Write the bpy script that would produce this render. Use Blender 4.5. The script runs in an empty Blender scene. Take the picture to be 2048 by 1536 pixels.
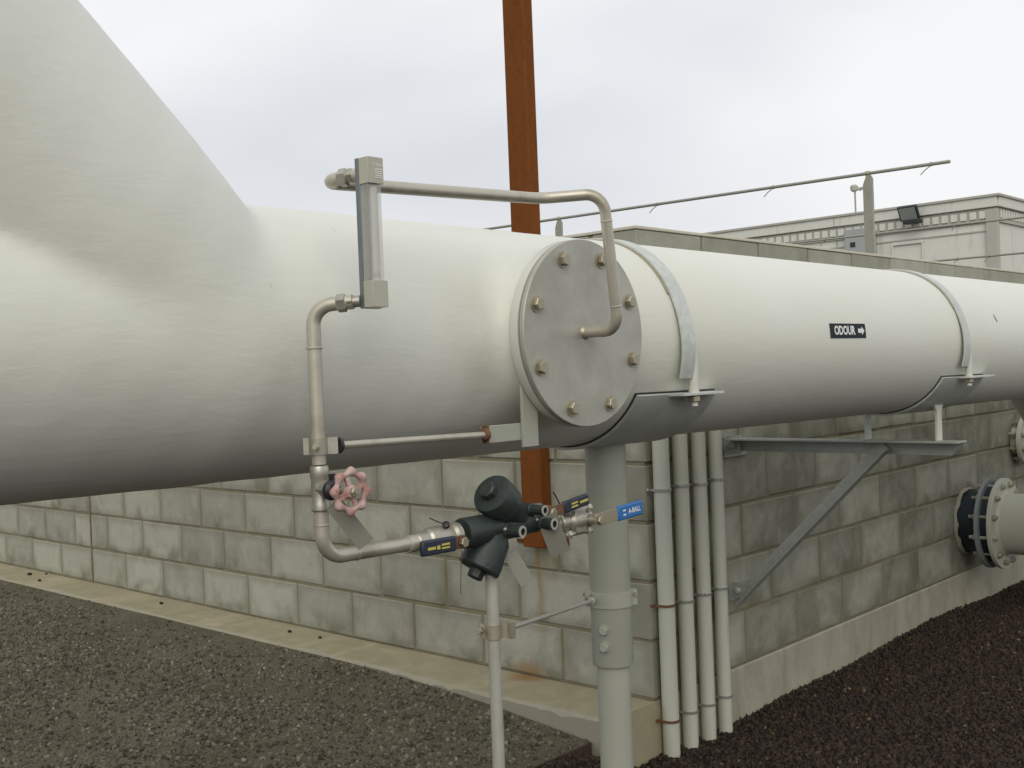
import bpy, bmesh, math, random
import numpy as np
from mathutils import Vector, Matrix
random.seed(7)
rng = np.random.default_rng(11)
S = bpy.context.scene
COL = S.collection
R_ = math.radians

# ------------------------------------------------------------------ camera
cam_d = bpy.data.cameras.new('camera')
cam_d.sensor_width = 36.0
cam_d.lens = 38.69
cam_d.clip_start = 0.05
cam_d.clip_end = 2000
cam = bpy.data.objects.new('camera', cam_d)
COL.objects.link(cam)
yaw, pitch, roll = -0.748607, -0.009720, -0.039496
fw = Vector((math.sin(yaw)*math.cos(pitch), math.cos(yaw)*math.cos(pitch), math.sin(pitch)))
rt = Vector((math.cos(yaw), -math.sin(yaw), 0))
up = rt.cross(fw)
rt2 = math.cos(roll)*rt + math.sin(roll)*up
up2 = -math.sin(roll)*rt + math.cos(roll)*up
m = Matrix.Identity(4)
for i in range(3):
    m[i][0] = rt2[i]; m[i][1] = up2[i]; m[i][2] = -fw[i]
m[0][3], m[1][3], m[2][3] = 2.20139, -3.01113, 1.12477
cam.matrix_world = m
S.camera = cam

# ------------------------------------------------------------------ world
SUN_EL, SUN_AZ = R_(35), R_(138)          # azimuth clockwise from +Y
W = bpy.data.worlds.new('World'); S.world = W; W.use_nodes = True
nt = W.node_tree; nt.nodes.clear()
N = nt.nodes.new; LK = nt.links.new
out = N('ShaderNodeOutputWorld'); bg = N('ShaderNodeBackground')
sky = N('ShaderNodeTexSky'); sky.sky_type = 'NISHITA'; sky.sun_disc = False
sky.sun_elevation = SUN_EL; sky.sun_rotation = SUN_AZ
sky.air_density = 1.5; sky.dust_density = 3.0; sky.ozone_density = 1.0
tc = N('ShaderNodeTexCoord')
mp = N('ShaderNodeMapping'); mp.inputs['Scale'].default_value = (1.0, 1.0, 2.3)
mp.inputs['Rotation'].default_value = (0.12, 0.0, 0.6)
mp.inputs['Location'].default_value = (0.9, -1.3, 0.0)
LK(tc.outputs['Generated'], mp.inputs['Vector'])
n1 = N('ShaderNodeTexNoise'); n1.inputs['Scale'].default_value = 1.5
n1.inputs['Detail'].default_value = 4; n1.inputs['Roughness'].default_value = 0.42
n1.inputs['Distortion'].default_value = 0.2
LK(mp.outputs[0], n1.inputs['Vector'])
cr = N('ShaderNodeValToRGB')
cr.color_ramp.elements[0].position = 0.34; cr.color_ramp.elements[0].color = (6.6, 6.8, 7.3, 1)
cr.color_ramp.elements[1].position = 0.62; cr.color_ramp.elements[1].color = (9.6, 9.65, 9.85, 1)
LK(n1.outputs['Fac'], cr.inputs['Fac'])
mx = N('ShaderNodeMix'); mx.data_type = 'RGBA'; mx.inputs['Factor'].default_value = 0.94
LK(sky.outputs[0], mx.inputs['A']); LK(cr.outputs[0], mx.inputs['B'])
LK(mx.outputs['Result'], bg.inputs['Color']); bg.inputs['Strength'].default_value = 0.1
LK(bg.outputs[0], out.inputs['Surface'])

sun_d = bpy.data.lights.new('sun', 'SUN'); sun_d.energy = 1.25; sun_d.angle = R_(45)
sun_d.color = (1.0, 0.97, 0.82)
sun = bpy.data.objects.new('sun', sun_d); COL.objects.link(sun)
sd = Vector((math.sin(SUN_AZ)*math.cos(SUN_EL), math.cos(SUN_AZ)*math.cos(SUN_EL), math.sin(SUN_EL)))
sun.rotation_euler = (-sd).to_track_quat('-Z', 'Y').to_euler()
sun.location = sd*30

S.view_settings.view_transform = 'Standard'
S.view_settings.look = 'None'
S.view_settings.exposure = 0.0
S.view_settings.gamma = 1.0
S.view_settings.use_curve_mapping = False
S.render.engine = 'CYCLES'

# ------------------------------------------------------------------ materials
class Mat:
    def __init__(s, name):
        s.m = bpy.data.materials.new(name); s.m.use_nodes = True
        s.t = s.m.node_tree; s.b = s.t.nodes['Principled BSDF']
    def n(s, ty, **kw):
        x = s.t.nodes.new(ty)
        for k, v in kw.items(): setattr(x, k, v)
        return x
    def l(s, a, b): s.t.links.new(a, b)
    def coord(s, kind='Object', scale=(1, 1, 1), rot=(0, 0, 0)):
        c = s.n('ShaderNodeTexCoord'); mm = s.n('ShaderNodeMapping')
        mm.inputs['Scale'].default_value = scale; mm.inputs['Rotation'].default_value = rot
        if kind == 'World':
            g = s.n('ShaderNodeNewGeometry'); s.l(g.outputs['Position'], mm.inputs['Vector'])
        else:
            s.l(c.outputs[kind], mm.inputs['Vector'])
        return mm.outputs[0]
    def noise(s, vec, scale, detail=4, rough=0.55, dist=0.0):
        x = s.n('ShaderNodeTexNoise'); x.inputs['Scale'].default_value = scale
        x.inputs['Detail'].default_value = detail; x.inputs['Roughness'].default_value = rough
        x.inputs['Distortion'].default_value = dist
        s.l(vec, x.inputs['Vector']); return x.outputs['Fac']
    def ramp(s, fac, stops):
        x = s.n('ShaderNodeValToRGB'); e = x.color_ramp.elements
        while len(e) < len(stops): e.new(0.5)
        for el, (p, c) in zip(e, stops):
            el.position = p
            el.color = (c, c, c, 1) if isinstance(c, (int, float)) else (*c, 1)
        s.l(fac, x.inputs['Fac']); return x.outputs['Color']
    def mix(s, fac, a, b, mode='MIX'):
        x = s.n('ShaderNodeMix'); x.data_type = 'RGBA'; x.blend_type = mode
        for k, v in (('Factor', fac), ('A', a), ('B', b)):
            if isinstance(v, (int, float)): x.inputs[k].default_value = v if k == 'Factor' else (v, v, v, 1)
            elif isinstance(v, tuple): x.inputs[k].default_value = (*v, 1)
            else: s.l(v, x.inputs[k])
        return x.outputs['Result']
    def math(s, op, a, b=None, clamp=False):
        x = s.n('ShaderNodeMath'); x.operation = op; x.use_clamp = clamp
        for i, v in enumerate((a, b)):
            if v is None: continue
            if isinstance(v, (int, float)): x.inputs[i].default_value = v
            else: s.l(v, x.inputs[i])
        return x.outputs[0]
    def bump(s, h, strength=0.3, dist=0.01):
        x = s.n('ShaderNodeBump'); x.inputs['Strength'].default_value = strength
        x.inputs['Distance'].default_value = dist
        s.l(h, x.inputs['Height']); s.l(x.outputs[0], s.b.inputs['Normal'])
    def set(s, color=None, rough=None, metal=None, spec=None):
        for k, v in (('Base Color', color), ('Roughness', rough), ('Metallic', metal), ('Specular IOR Level', spec)):
            if v is None: continue
            if isinstance(v, tuple): s.b.inputs[k].default_value = (*v, 1)
            elif isinstance(v, (int, float)): s.b.inputs[k].default_value = v
            else: s.l(v, s.b.inputs[k])
        return s.m

def simple(name, color, rough=0.5, metal=0.0, var=0.15, scale=30, bump=0.1, spec=None):
    M = Mat(name); v = M.coord('Object'); f = M.noise(v, scale, 5, 0.6)
    lo = tuple(c*(1-var) for c in color); hi = tuple(min(1, c*(1+var)) for c in color)
    c = M.mix(f, lo, hi)
    M.bump(f, bump, 0.002)
    return M.set(c, rough, metal, spec)

MT = {}
# white pipe paint: brushed, a little dusty, rare rust scratches
M = Mat('white_pipe_paint'); v = M.coord('World')
streak = M.noise(M.coord('World', (6, 1.6, 6), (0.35, 0, 0)), 8, 6, 0.62, 0.8)
fine = M.noise(M.coord('World', (30, 120, 30), (0.5, 0, 0.0)), 2.2, 4, 0.6)
big = M.noise(v, 1.8, 3)
c = M.mix(streak, (0.675, 0.685, 0.625), (0.72, 0.73, 0.67))
c = M.mix(M.ramp(big, [(0.35, 0.0), (0.75, 0.5)]), c, (0.64, 0.635, 0.53))
# dirt specks / scratches: thin stretched noise, thresholded
sc = M.noise(M.coord('World', (7, 26, 9), (0.5, 0.2, 0.3)), 1.6, 2, 0.45, 0.3)
c = M.mix(M.ramp(sc, [(0.775, 0.0), (0.82, 0.6)]), c, (0.40, 0.32, 0.20))
sg = M.n('ShaderNodeNewGeometry'); ss = M.n('ShaderNodeSeparateXYZ'); M.l(sg.outputs['Position'], ss.inputs[0])
ey = M.math('DIVIDE', M.math('ADD', ss.outputs['Y'], 1.665), 0.10); ez = M.math('DIVIDE', M.math('SUBTRACT', ss.outputs['Z'], 1.185), 0.15)
ek = M.math('SUBTRACT', 1.0, M.math('ADD', M.math('MULTIPLY', ey, ey), M.math('MULTIPLY', ez, ez)), True)
ek = M.math('MULTIPLY', ek, M.ramp(M.noise(v, 9, 4, 0.6), [(0.4, 0.03), (0.65, 0.30)]))
c = M.mix(ek, c, (0.47, 0.42, 0.31))
h = M.math('ADD', M.math('MULTIPLY', fine, 0.16), streak)
M.bump(h, 0.13, 0.006)
MT['white'] = M.set(c, M.ramp(streak, [(0.3, 0.38), (0.7, 0.55)]), 0.0, 0.4)
MT['white_plain'] = simple('white_steel_paint', (0.58, 0.58, 0.52), 0.5, 0, 0.06, 18, 0.06)
MT['post_paint'] = simple('grey_white_post_paint', (0.355, 0.365, 0.305), 0.5, 0, 0.08, 14, 0.08)
# dull stainless
def steel(name, col, metal, rough, stain=0.5, scol=(0.20, 0.14, 0.07)):
    M = Mat(name); v = M.coord('World')
    a = M.noise(v, 38, 5, 0.65); b = M.noise(v, 13, 3)
    c = M.mix(a, tuple(x*0.86 for x in col), tuple(min(1, x*1.12) for x in col))
    c = M.mix(M.ramp(b, [(0.56, 0.0), (0.72, stain)]), c, scol)
    M.bump(M.noise(v, 160, 3), 0.08, 0.001)
    return M.set(c, M.ramp(a, [(0.3, rough-0.08), (0.7, rough+0.12)]), metal)
MT['steel'] = steel('dull_stainless_tube', (0.52, 0.49, 0.41), 0.45, 0.38, 0.5, (0.25, 0.19, 0.11))
MT['plate'] = steel('weathered_cover_plate_steel', (0.47, 0.465, 0.425), 0.35, 0.46, 0.16, (0.22, 0.2, 0.16))
M = Mat('mottled_cover_plate'); v = M.coord('World')
a = M.noise(v, 45, 5, 0.65); b = M.noise(v, 7, 4, 0.6, 0.6); f = M.noise(M.coord('World', (1, 1, 0.35)), 22, 4, 0.6)
c = M.mix(a, (0.40, 0.40, 0.35), (0.50, 0.50, 0.445))
c = M.mix(M.ramp(b, [(0.42, 0.0), (0.70, 0.55)]), c, (0.34, 0.325, 0.285))
c = M.mix(M.ramp(f, [(0.58, 0.0), (0.78, 0.45)]), c, (0.54, 0.54, 0.51))
sg = M.n('ShaderNodeNewGeometry'); ss = M.n('ShaderNodeSeparateXYZ'); M.l(sg.outputs['Position'], ss.inputs[0])
ey = M.math('DIVIDE', M.math('ADD', ss.outputs['Y'], 1.452), 0.035); ez = M.math('DIVIDE', M.math('SUBTRACT', ss.outputs['Z'], 1.165), 0.07)
ek = M.math('SUBTRACT', 1.0, M.math('ADD', M.math('MULTIPLY', ey, ey), M.math('MULTIPLY', ez, ez)), True)
c = M.mix(M.math('MULTIPLY', ek, 0.5), c, (0.26, 0.235, 0.19))
M.bump(a, 0.1, 0.001)
MT['plate_cover'] = M.set(c, M.ramp(b, [(0.3, 0.38), (0.7, 0.58)]), 0.35)
MT['bolt'] = steel('tarnished_bolt_steel', (0.42, 0.38, 0.29), 0.6, 0.42, 0.5)
MT['brass'] = steel('tarnished_fitting', (0.44, 0.42, 0.36), 0.6, 0.35, 0.4)
MT['rust'] = steel('rusty_steel', (0.17, 0.085, 0.042), 0.2, 0.7, 0.7, (0.12, 0.05, 0.025))
MT['dark_rust'] = steel('dark_rusted_strip', (0.06, 0.032, 0.022), 0.1, 0.8, 0.7, (0.03, 0.02, 0.015))
MT['strap_steel'] = steel('shiny_strap_steel', (0.40, 0.40, 0.37), 0.55, 0.3, 0.2)
MT['rodgrey'] = steel('grey_painted_rod', (0.42, 0.415, 0.36), 0.2, 0.5, 0.15)
# galvanised
M = Mat('galvanised_steel'); v = M.coord('World')
vo = M.n('ShaderNodeTexVoronoi'); vo.inputs['Scale'].default_value = 70; M.l(v, vo.inputs['Vector'])
c = M.mix(vo.outputs['Color'], (0.52, 0.545, 0.51), (0.62, 0.645, 0.605))
c = M.mix(M.ramp(M.noise(v, 9, 4), [(0.5, 0.0), (0.72, 0.45)]), c, (0.44, 0.45, 0.40))
MT['galv'] = M.set(c, 0.5, 0.25)
M = Mat('dull_galvanised_steel'); v = M.coord('World')
vo = M.n('ShaderNodeTexVoronoi'); vo.inputs['Scale'].default_value = 80; M.l(v, vo.inputs['Vector'])
c = M.mix(vo.outputs['Color'], (0.33, 0.35, 0.315), (0.41, 0.43, 0.39))
c = M.mix(M.ramp(M.noise(v, 8, 4), [(0.5, 0.0), (0.72, 0.5)]), c, (0.27, 0.28, 0.24))
MT['galv_dull'] = M.set(c, 0.55, 0.2)
MT['rubber'] = simple('black_rubber', (0.022, 0.022, 0.02), 0.7, 0, 0.2)
MT['blue_sleeve'] = simple('dark_blue_rubber_sleeve', (0.012, 0.022, 0.030), 0.45, 0, 0.3, 9)
MT['cream_flange'] = simple('cream_flange_paint', (0.52, 0.52, 0.44), 0.5, 0, 0.1, 14)
MT['grey_flange'] = simple('grey_flange_paint', (0.24, 0.27, 0.27), 0.5, 0, 0.1)
MT['greenpaint'] = simple('dark_green_casting_paint', (0.026, 0.036, 0.033), 0.5, 0.0, 0.45, 70, 0.8)
MT['conduit'] = simple('grey_conduit_plastic', (0.49, 0.50, 0.43), 0.45, 0, 0.07, 8, 0.03)
MT['tag'] = simple('grey_metal_tag', (0.19, 0.185, 0.15), 0.45, 0.2, 0.05, 8, 0.02)
MT['taglight'] = simple('pale_metal_tag', (0.30, 0.29, 0.255), 0.45, 0.2, 0.05, 8, 0.02)
MT['black'] = simple('black_plastic', (0.02, 0.02, 0.024), 0.45)
MT['handle_dark'] = simple('navy_vinyl_grip', (0.024, 0.03, 0.05), 0.4)
MT['handle_blue'] = simple('blue_vinyl_grip', (0.028, 0.15, 0.42), 0.4, 0, 0.1)
MT['yellow'] = simple('faded_yellow_print', (0.50, 0.44, 0.10), 0.6)
MT['print_white'] = simple('white_print', (0.74, 0.76, 0.74), 0.5, 0, 0.03)
MT['print_faint'] = simple('faint_white_print', (0.78, 0.79, 0.77), 0.5, 0, 0.05)
MT['sign_dark'] = simple('charcoal_sticker', (0.026, 0.032, 0.04), 0.7, 0, 0.1, 30, 0.0, 0.15)
MT['alu'] = steel('blue_grey_anodised_plate', (0.19, 0.22, 0.23), 0.5, 0.4, 0.0)
# pink faded handwheel
M = Mat('faded_pink_red_paint'); v = M.coord('World')
f = M.noise(v, 55, 5, 0.65)
c = M.ramp(f, [(0.3, (0.30, 0.10, 0.075)), (0.46, (0.43, 0.25, 0.22)), (0.60, (0.49, 0.35, 0.32)), (0.8, (0.58, 0.50, 0.46))])
M.bump(f, 0.35, 0.002)
MT['pink'] = M.set(c, 0.75)
# orange primer post
M = Mat('rust_orange_primer'); v = M.coord('World', (9, 9, 1.2))
f = M.noise(v, 5, 5, 0.6); g = M.noise(M.coord('World'), 60, 4)
c = M.mix(f, (0.14, 0.047, 0.012), (0.215, 0.072, 0.020))
c = M.mix(M.ramp(g, [(0.48, 0.0), (0.72, 0.6)]), c, (0.10, 0.045, 0.022))
M.bump(g, 0.12, 0.002)
MT['orange'] = M.set(c, 0.85, 0, 0.06)
# clear acrylic
M = Mat('clear_acrylic')
M.b.inputs['Alpha'].default_value = 0.38
MT['acrylic'] = M.set((0.66, 0.66, 0.62), 0.10)
MT['acrylic_block'] = simple('hazy_acrylic_block', (0.43, 0.42, 0.34), 0.25, 0, 0.06, 20, 0.02)
MT['glass_tube'] = simple('silvered_gauge_tube', (0.62, 0.61, 0.57), 0.25, 0.2, 0.12, 16, 0.0)
# concrete block
def concrete(name, c0, c1, dark, rust=False, blockdirt=True, sc=1.0):
    M = Mat(name); v = M.coord('World')
    oi = M.n('ShaderNodeObjectInfo')
    a = M.noise(v, 90*sc, 6, 0.7); b = M.noise(v, 9*sc, 5, 0.6, 0.4)
    st = M.noise(M.coord('World', (3.4, 3.4, 2.0)), 2.2, 5, 0.62, 0.5)
    c = M.mix(a, c0, c1)
    c = M.mix(M.math('MULTIPLY', oi.outputs['Random'], 0.75), c, tuple(x*0.68 for x in c0))
    c = M.mix(M.ramp(b, [(0.45, 0.0), (0.8, 0.35)]), c, tuple(x*1.2 for x in c1))
    c = M.mix(M.ramp(st, [(0.52, 0.0), (0.80, 0.5)]), c, dark)
    if name.startswith('grey_footing'):
        sv = M.ramp(M.noise(M.coord('World', (2.2, 2.2, 0.8)), 2.0, 6, 0.62, 0.8), [(0.46, 0.0), (0.70, 0.65)])
        c = M.mix(sv, c, dark)
    if blockdirt:
        # grime collected along the lower edge and in some corners of the unit
        g = M.n('ShaderNodeTexCoord'); sp = M.n('ShaderNodeSeparateXYZ'); M.l(g.outputs['Generated'], sp.inputs[0])
        e = M.math('MULTIPLY', M.math('SUBTRACT', 1.0, sp.outputs['Z']), 1.0)
        d = M.noise(v, 5.5, 4, 0.6)
        k = M.math('MULTIPLY', M.ramp(e, [(0.45, 0.0), (1.0, 1.0)]), M.ramp(d, [(0.48, 0.0), (0.62, 0.95)]))
        c = M.mix(k, c, dark)
        # grubby rims, cleaner middles
        ed = M.math('MINIMUM', M.math('MINIMUM', sp.outputs['X'], M.math('SUBTRACT', 1.0, sp.outputs['X'])), M.math('MULTIPLY', M.math('MINIMUM', sp.outputs['Z'], M.math('SUBTRACT', 1.0, sp.outputs['Z'])), 0.5))
        ed = M.math('ADD', ed, M.math('MULTIPLY', M.math('SUBTRACT', M.noise(v, 22, 4, 0.6), 0.5), 0.10))
        gq = M.n('ShaderNodeNewGeometry'); sz = M.n('ShaderNodeSeparateXYZ'); M.l(gq.outputs['Position'], sz.inputs[0])
        low = M.math('ADD', 0.15, M.math('MULTIPLY', M.math('LESS_THAN', sz.outputs['Z'], 1.4), 0.85))   # top course painted paler, standing in for stronger light up there
        c = M.mix(M.math('MULTIPLY', M.ramp(ed, [(0.0, 0.55), (0.11, 0.0)]), low), c, tuple(x*1.25 for x in dark))
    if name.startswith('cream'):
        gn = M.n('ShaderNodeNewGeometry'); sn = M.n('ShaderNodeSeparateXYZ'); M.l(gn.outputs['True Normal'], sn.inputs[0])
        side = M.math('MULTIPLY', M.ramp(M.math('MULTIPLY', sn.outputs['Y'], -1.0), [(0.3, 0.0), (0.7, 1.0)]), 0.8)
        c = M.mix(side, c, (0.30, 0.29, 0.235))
    pits = M.ramp(M.noise(v, 210, 2, 0.5), [(0.66, 0.0), (0.74, 0.55)])
    c = M.mix(pits, c, tuple(x*0.6 for x in dark))
    if name.startswith('weathered'):
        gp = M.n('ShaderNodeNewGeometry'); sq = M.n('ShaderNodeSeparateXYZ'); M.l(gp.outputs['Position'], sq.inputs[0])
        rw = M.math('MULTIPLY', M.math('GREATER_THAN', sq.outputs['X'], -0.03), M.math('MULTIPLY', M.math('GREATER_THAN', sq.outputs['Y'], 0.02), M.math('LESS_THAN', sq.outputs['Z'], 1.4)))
        damp_shade = M.math('MULTIPLY', M.ramp(M.noise(v, 4.5, 5, 0.65, 0.2), [(0.44, 0.15), (0.60, 0.75)]), M.math('ADD', 0.35, M.math('MULTIPLY', oi.outputs['Random'], 0.9)), True)  # damp stains, plus shade under the pipe painted into the right wall
        c = M.mix(M.math('MULTIPLY', rw, damp_shade), c, (0.155, 0.15, 0.11))
        eff = M.ramp(M.noise(M.coord('World', (9, 9, 1.6)), 2.6, 4, 0.6, 0.3), [(0.67, 0.0), (0.76, 0.4)])
        c = M.mix(M.math('MULTIPLY', rw, eff), c, (0.42, 0.42, 0.37))
    if rust:
        g = M.n('ShaderNodeNewGeometry'); sp = M.n('ShaderNodeSeparateXYZ'); M.l(g.outputs['Position'], sp.inputs[0])
        wob = M.math('MULTIPLY', M.math('SUBTRACT', M.noise(M.coord('World', (1, 1, .4)), 14, 3), 0.5), 0.05)
        xx = M.math('ADD', sp.outputs['X'], wob)
        tot = None
        for xc, wd, z0, amt in ((-0.495, 0.022, 0.10, 0.75), (-0.425, 0.028, 0.30, 0.55), (-0.465, 0.075, 0.28, 0.35)):
            dx = M.math('ABSOLUTE', M.math('SUBTRACT', xx, xc))
            k = M.math('SUBTRACT', 1.0, M.math('DIVIDE', dx, wd), True)
            zt = M.math('MULTIPLY', M.math('LESS_THAN', sp.outputs['Z'], 0.5), M.math('DIVIDE', M.math('SUBTRACT', sp.outputs['Z'], z0), 0.24), True)
            k = M.math('MULTIPLY', M.math('MULTIPLY', k, zt, True), amt)
            k = M.math('MULTIPLY', k, M.math('LESS_THAN', sp.outputs['Y'], 0.08))
            tot = k if tot is None else M.math('MAXIMUM', tot, k)
        c = M.mix(tot, c, (0.27, 0.175, 0.055))
        # rust patch at the foot of the wall
        dx = M.math('DIVIDE', M.math('SUBTRACT', xx, -0.56), 0.10); dz = M.math('DIVIDE', M.math('ADD', sp.outputs['Z'], 0.0), 0.07)
        dy = M.math('DIVIDE', M.math('ADD', sp.outputs['Y'], 0.02), 0.07)
        rr = M.math('ADD', M.math('MULTIPLY', dx, dx), M.math('ADD', M.math('MULTIPLY', dz, dz), M.math('MULTIPLY', dy, dy)))
        k = M.math('MULTIPLY', M.math('SUBTRACT', 1.0, rr, True), 0.8)
        c = M.mix(k, c, (0.27, 0.15, 0.05))
    h = M.math('ADD', M.math('MULTIPLY', a, 0.8), M.noise(v, 260, 2))
    M.bump(h, 0.5, 0.0025)
    return M.set(c, 0.92, 0.0, 0.2)
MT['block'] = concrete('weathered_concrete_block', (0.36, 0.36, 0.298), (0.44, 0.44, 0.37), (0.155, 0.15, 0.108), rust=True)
MT['mortar'] = concrete('mortar_joint', (0.225, 0.20, 0.13), (0.30, 0.27, 0.185), (0.12, 0.10, 0.055), blockdirt=False)
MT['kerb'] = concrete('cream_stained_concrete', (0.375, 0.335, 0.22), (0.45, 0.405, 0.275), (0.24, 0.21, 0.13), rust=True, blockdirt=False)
MT['kerb_pale'] = concrete('pale_mortar_cap', (0.56, 0.53, 0.43), (0.63, 0.60, 0.50), (0.44, 0.41, 0.32), blockdirt=False)
MT['footing'] = concrete('grey_footing_concrete', (0.37, 0.355, 0.275), (0.44, 0.42, 0.335), (0.22, 0.20, 0.14), blockdirt=False)
MT['joint_rust'] = simple('control_joint_filler', (0.20, 0.135, 0.09), 0.9, 0, 0.8, 5)
# ground
M = Mat('grey_gravel_fines'); v = M.coord('World')
a = M.noise(v, 130, 5, 0.7); b = M.noise(v, 2.3, 4, 0.55); vo = M.n('ShaderNodeTexVoronoi'); vo.inputs['Scale'].default_value = 95
M.l(v, vo.inputs['Vector'])
c = M.ramp(a, [(0.3, (0.072, 0.064, 0.040)), (0.55, (0.128, 0.114, 0.075)), (0.75, (0.18, 0.163, 0.112))])
c = M.mix(M.ramp(b, [(0.40, 0.0), (0.62, 0.75)]), c, (0.155, 0.14, 0.098))
h = M.math('ADD', vo.outputs['Distance'], a)
M.bump(h, 0.8, 0.008)
MT['yard'] = M.set(c, 0.95, 0, 0.2)
M = Mat('scoria_fines'); v = M.coord('World')
a = M.noise(v, 90, 5, 0.7)
c = M.ramp(a, [(0.3, (0.010, 0.008, 0.006)), (0.6, (0.028, 0.018, 0.012)), (0.8, (0.06, 0.03, 0.02))])
M.bump(a, 0.9, 0.01)
MT['scoria'] = M.set(c, 0.95, 0, 0.2)
def stones(name, stops):
    M = Mat(name); oi = M.n('ShaderNodeObjectInfo'); v = M.coord('World')
    c = M.ramp(oi.outputs['Random'], stops)
    a = M.noise(v, 260, 4, 0.7)
    c = M.mix(a, M.mix(1.0, c, (0.6, 0.6, 0.6), 'MULTIPLY'), M.mix(1.0, c, (1.35, 1.35, 1.35), 'MULTIPLY'))
    M.bump(a, 0.5, 0.002)
    return M.set(c, 0.9, 0, 0.2)
MT['stone'] = stones('grey_gravel_stone', [(0.0, (0.05, 0.045, 0.032)), (0.45, (0.11, 0.099, 0.070)), (0.75, (0.165, 0.151, 0.112)), (0.94, (0.225, 0.21, 0.165)), (0.975, (0.15, 0.11, 0.07)), (1.0, (0.32, 0.30, 0.25))])
MT['scoria_stone'] = stones('red_black_scoria_stone', [(0.0, (0.022, 0.019, 0.016)), (0.35, (0.040, 0.030, 0.024)), (0.6, (0.056, 0.036, 0.024)), (0.84, (0.038, 0.032, 0.025)), (0.985, (0.085, 0.05, 0.032)), (1.0, (0.17, 0.135, 0.08))])
M = Mat('far_dirt'); MT['dirt'] = M.set(M.mix(M.noise(M.coord('World'), 3, 5), (0.09, 0.085, 0.065), (0.14, 0.13, 0.10)), 0.95)
# hut
M = Mat('aged_cream_panel_paint'); v = M.coord('World')
f = M.noise(v, 3.5, 5, 0.65); g = M.noise(M.coord('World', (3, 3, .6)), 4, 4)
c = M.mix(f, (0.60, 0.605, 0.55), (0.69, 0.695, 0.64))
c = M.mix(M.ramp(g, [(0.55, 0.0), (0.74, 0.45)]), c, (0.38, 0.38, 0.34))
MT['hut'] = M.set(c, 0.6)
MT['hut_trim'] = simple('grey_trim_and_shade_paint', (0.42, 0.41, 0.36), 0.6, 0, 0.1, 6)
MT['hut_box'] = simple('blue_grey_box_paint', (0.35, 0.365, 0.36), 0.5, 0, 0.06, 6)
MT['lamp_glass'] = simple('floodlight_glass', (0.30, 0.34, 0.32), 0.12, 0, 0.05, 5, 0.0)
MT['fence'] = steel('galvanised_fence_steel', (0.33, 0.325, 0.275), 0.35, 0.5, 0.2)

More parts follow.
